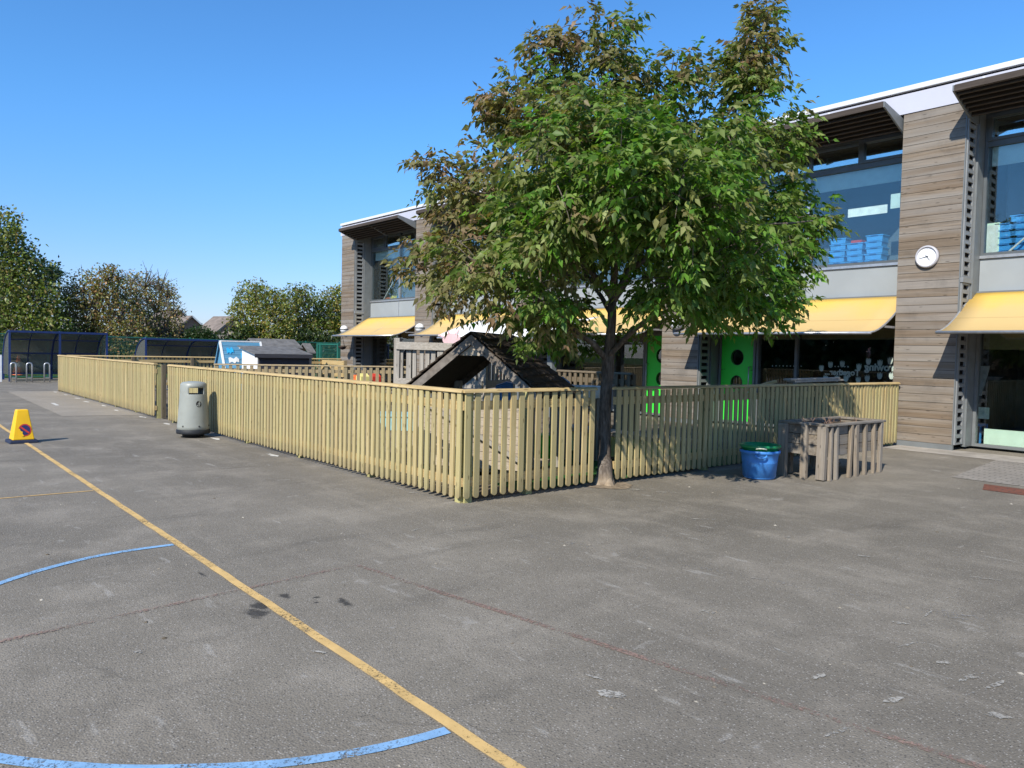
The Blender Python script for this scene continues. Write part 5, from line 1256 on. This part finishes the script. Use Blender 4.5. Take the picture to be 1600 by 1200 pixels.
MB().beam(Vector((c.x, c.y, 0))+fwd*.12, c+fwd*.12, .25, .05).build('tray_stand', 'greywood', o)
tray_table('sand_tray', W(908, 612, 11.2), .42, .36, W(908, 603, 11.2).z, 8, ('whitepaint', 'greywood'), 'low pale sand tray table on timber legs left of the trunk', 'tray', .3)
c = W(789, 602, 10.6); tag(MB().prism([c+rr*-.12+Vector((0, 0, -.25)), c+rr*.13+Vector((0, 0, -.25)), c+rr*.11+Vector((0, 0, .03)), c+rr*.02+Vector((0, 0, .045)), c+rr*-.13+Vector((0, 0, -.01))], bk*.3).build('plastic_chute', 'blueplastic', bevel=.01), 'bright blue plastic chute beside the playhouse roof', 'slide')
c = W(612, 662, 10.6)
tt = thing('play_table', (c.x, c.y, 0), 'low pale turquoise play table seen through the fence pickets', 'table')
MB().prism([c+rr*s_+bk*t_+Vector((0, 0, .1)) for s_, t_ in ((-.34, -.05), (.32, -.05), (.32, .5), (-.34, .5))], (0, 0, .03)).build('table_top', 'turq', tt)
MB().prism([c+rr*s_+bk*t_+Vector((0, 0, -.09)) for s_, t_ in ((-.32, -.03), (.30, -.03), (.30, .0), (-.32, .0))], (0, 0, .185)).build('apron', 'turq', tt)
for s_, t_ in ((-.3, 0), (.28, 0), (-.3, .45), (.28, .45)): MB().beam(Vector((c.x, c.y, 0))+rr*s_+bk*(t_+.03), c+rr*s_+bk*(t_+.03)+Vector((0, 0, .099)), .05, .05, bk).build('leg', 'greywood', tt)
c = onG(856, 716); tag(MB().box(c.x-.16, c.x+.16, c.y-.14, c.y+.14, .01, .32).box(c.x-.18, c.x+.18, c.y-.16, c.y+.16, .32, .36).build('green_crate', 'limegreen', bevel=.012), 'lime green plastic crate on the turf behind the side fence', 'crate')
c = onG(930, 690, .25)
lb = thing('low_bench', (c.x, c.y, 0), 'low pale bench with a yellow front on the far side of the turf', 'bench')
MB().box(c.x-1.1, c.x+1.6, c.y, c.y+.4, .36, .42).build('seat', 'palewood', lb, bevel=.006)
MB().box(c.x-1.05, c.x+1.5, c.y+.03, c.y+.06, .06, .355).build('front_panel', 'yellowp', lb)
for x in (c.x-1.0, c.x+.2, c.x+1.4): MB().box(x-.04, x+.04, c.y+.07, c.y+.35, 0, .36).build('leg', 'greywood', lb)
for i, (px, py, m_, lab) in enumerate(((567, 590, 'yellowp', 'yellow toy block seen between the old pickets'), (585, 590, 'redp', 'red toy block seen between the old pickets'), (559, 592, 'orangep', 'small orange toy block seen between the old pickets'))):
    c = W(px, py, 24.5+.4*i); tag(MB().box(c.x-.16, c.x+.16, c.y-.16, c.y+.16, .0, c.z+.04).prism([(c.x-.16, c.y-.16, c.z+.04), (c.x+.16, c.y-.16, c.z+.04), (c.x, c.y-.16, c.z+.14)], (0, .32, 0)).build('toy_block', m_, bevel=.01), lab, 'toy')
# grey boards resting on the side fence
pa, pb_ = Vector((-6.34, onX(1236, 600, -6.34).y, 1.20)), Vector((-6.50, onX(1312, 597, -6.5).y, 1.21))
tag(MB().beam(pa, pb_, .14, .03).build('loose_plank', 'greywoodU', bevel=.004), 'grey plank lying along the top of the side fence', 'plank', 'planks on the fence')
tag(MB().beam(pa+Vector((.02, -.15, .032)), pb_+Vector((.0, -.1, .032)), .12, .028).build('loose_plank', 'greywoodU', bevel=.004), 'upper grey plank stacked on another along the side fence', 'plank', 'planks on the fence')
tag(MB().beam(Vector((-6.5, 9.6, 1.02)), Vector((-6.48, 10.75, 1.20)), .04, .04).build('sloping_batten', 'railwoodY'), 'pale batten sloping up to the planks on the side fence', 'batten')

# unseen belt of trees behind the viewer, added to darken the lower window reflections
n = 26000; bp = np.stack([rng.uniform(-45, 45, n), rng.uniform(-34, -29, n), rng.uniform(0, 1, n)*6.6], 1); bp[:, 2] *= .9+.1*np.sin(bp[:, 0]*.7)
bo = foliage('added_tree_belt', 'leaf_far', None, bp, rng.normal(size=(n, 3)), np.clip(np.array([.05, .08, .02])*(1+.3*rng.normal(size=(n, 1))), .006, .3), rng.uniform(.7, 1.2, n), rng.uniform(.5, .8, n))
bo['kind'] = 'stuff'; bo['label'] = 'unseen belt of trees added to darken the window reflections'
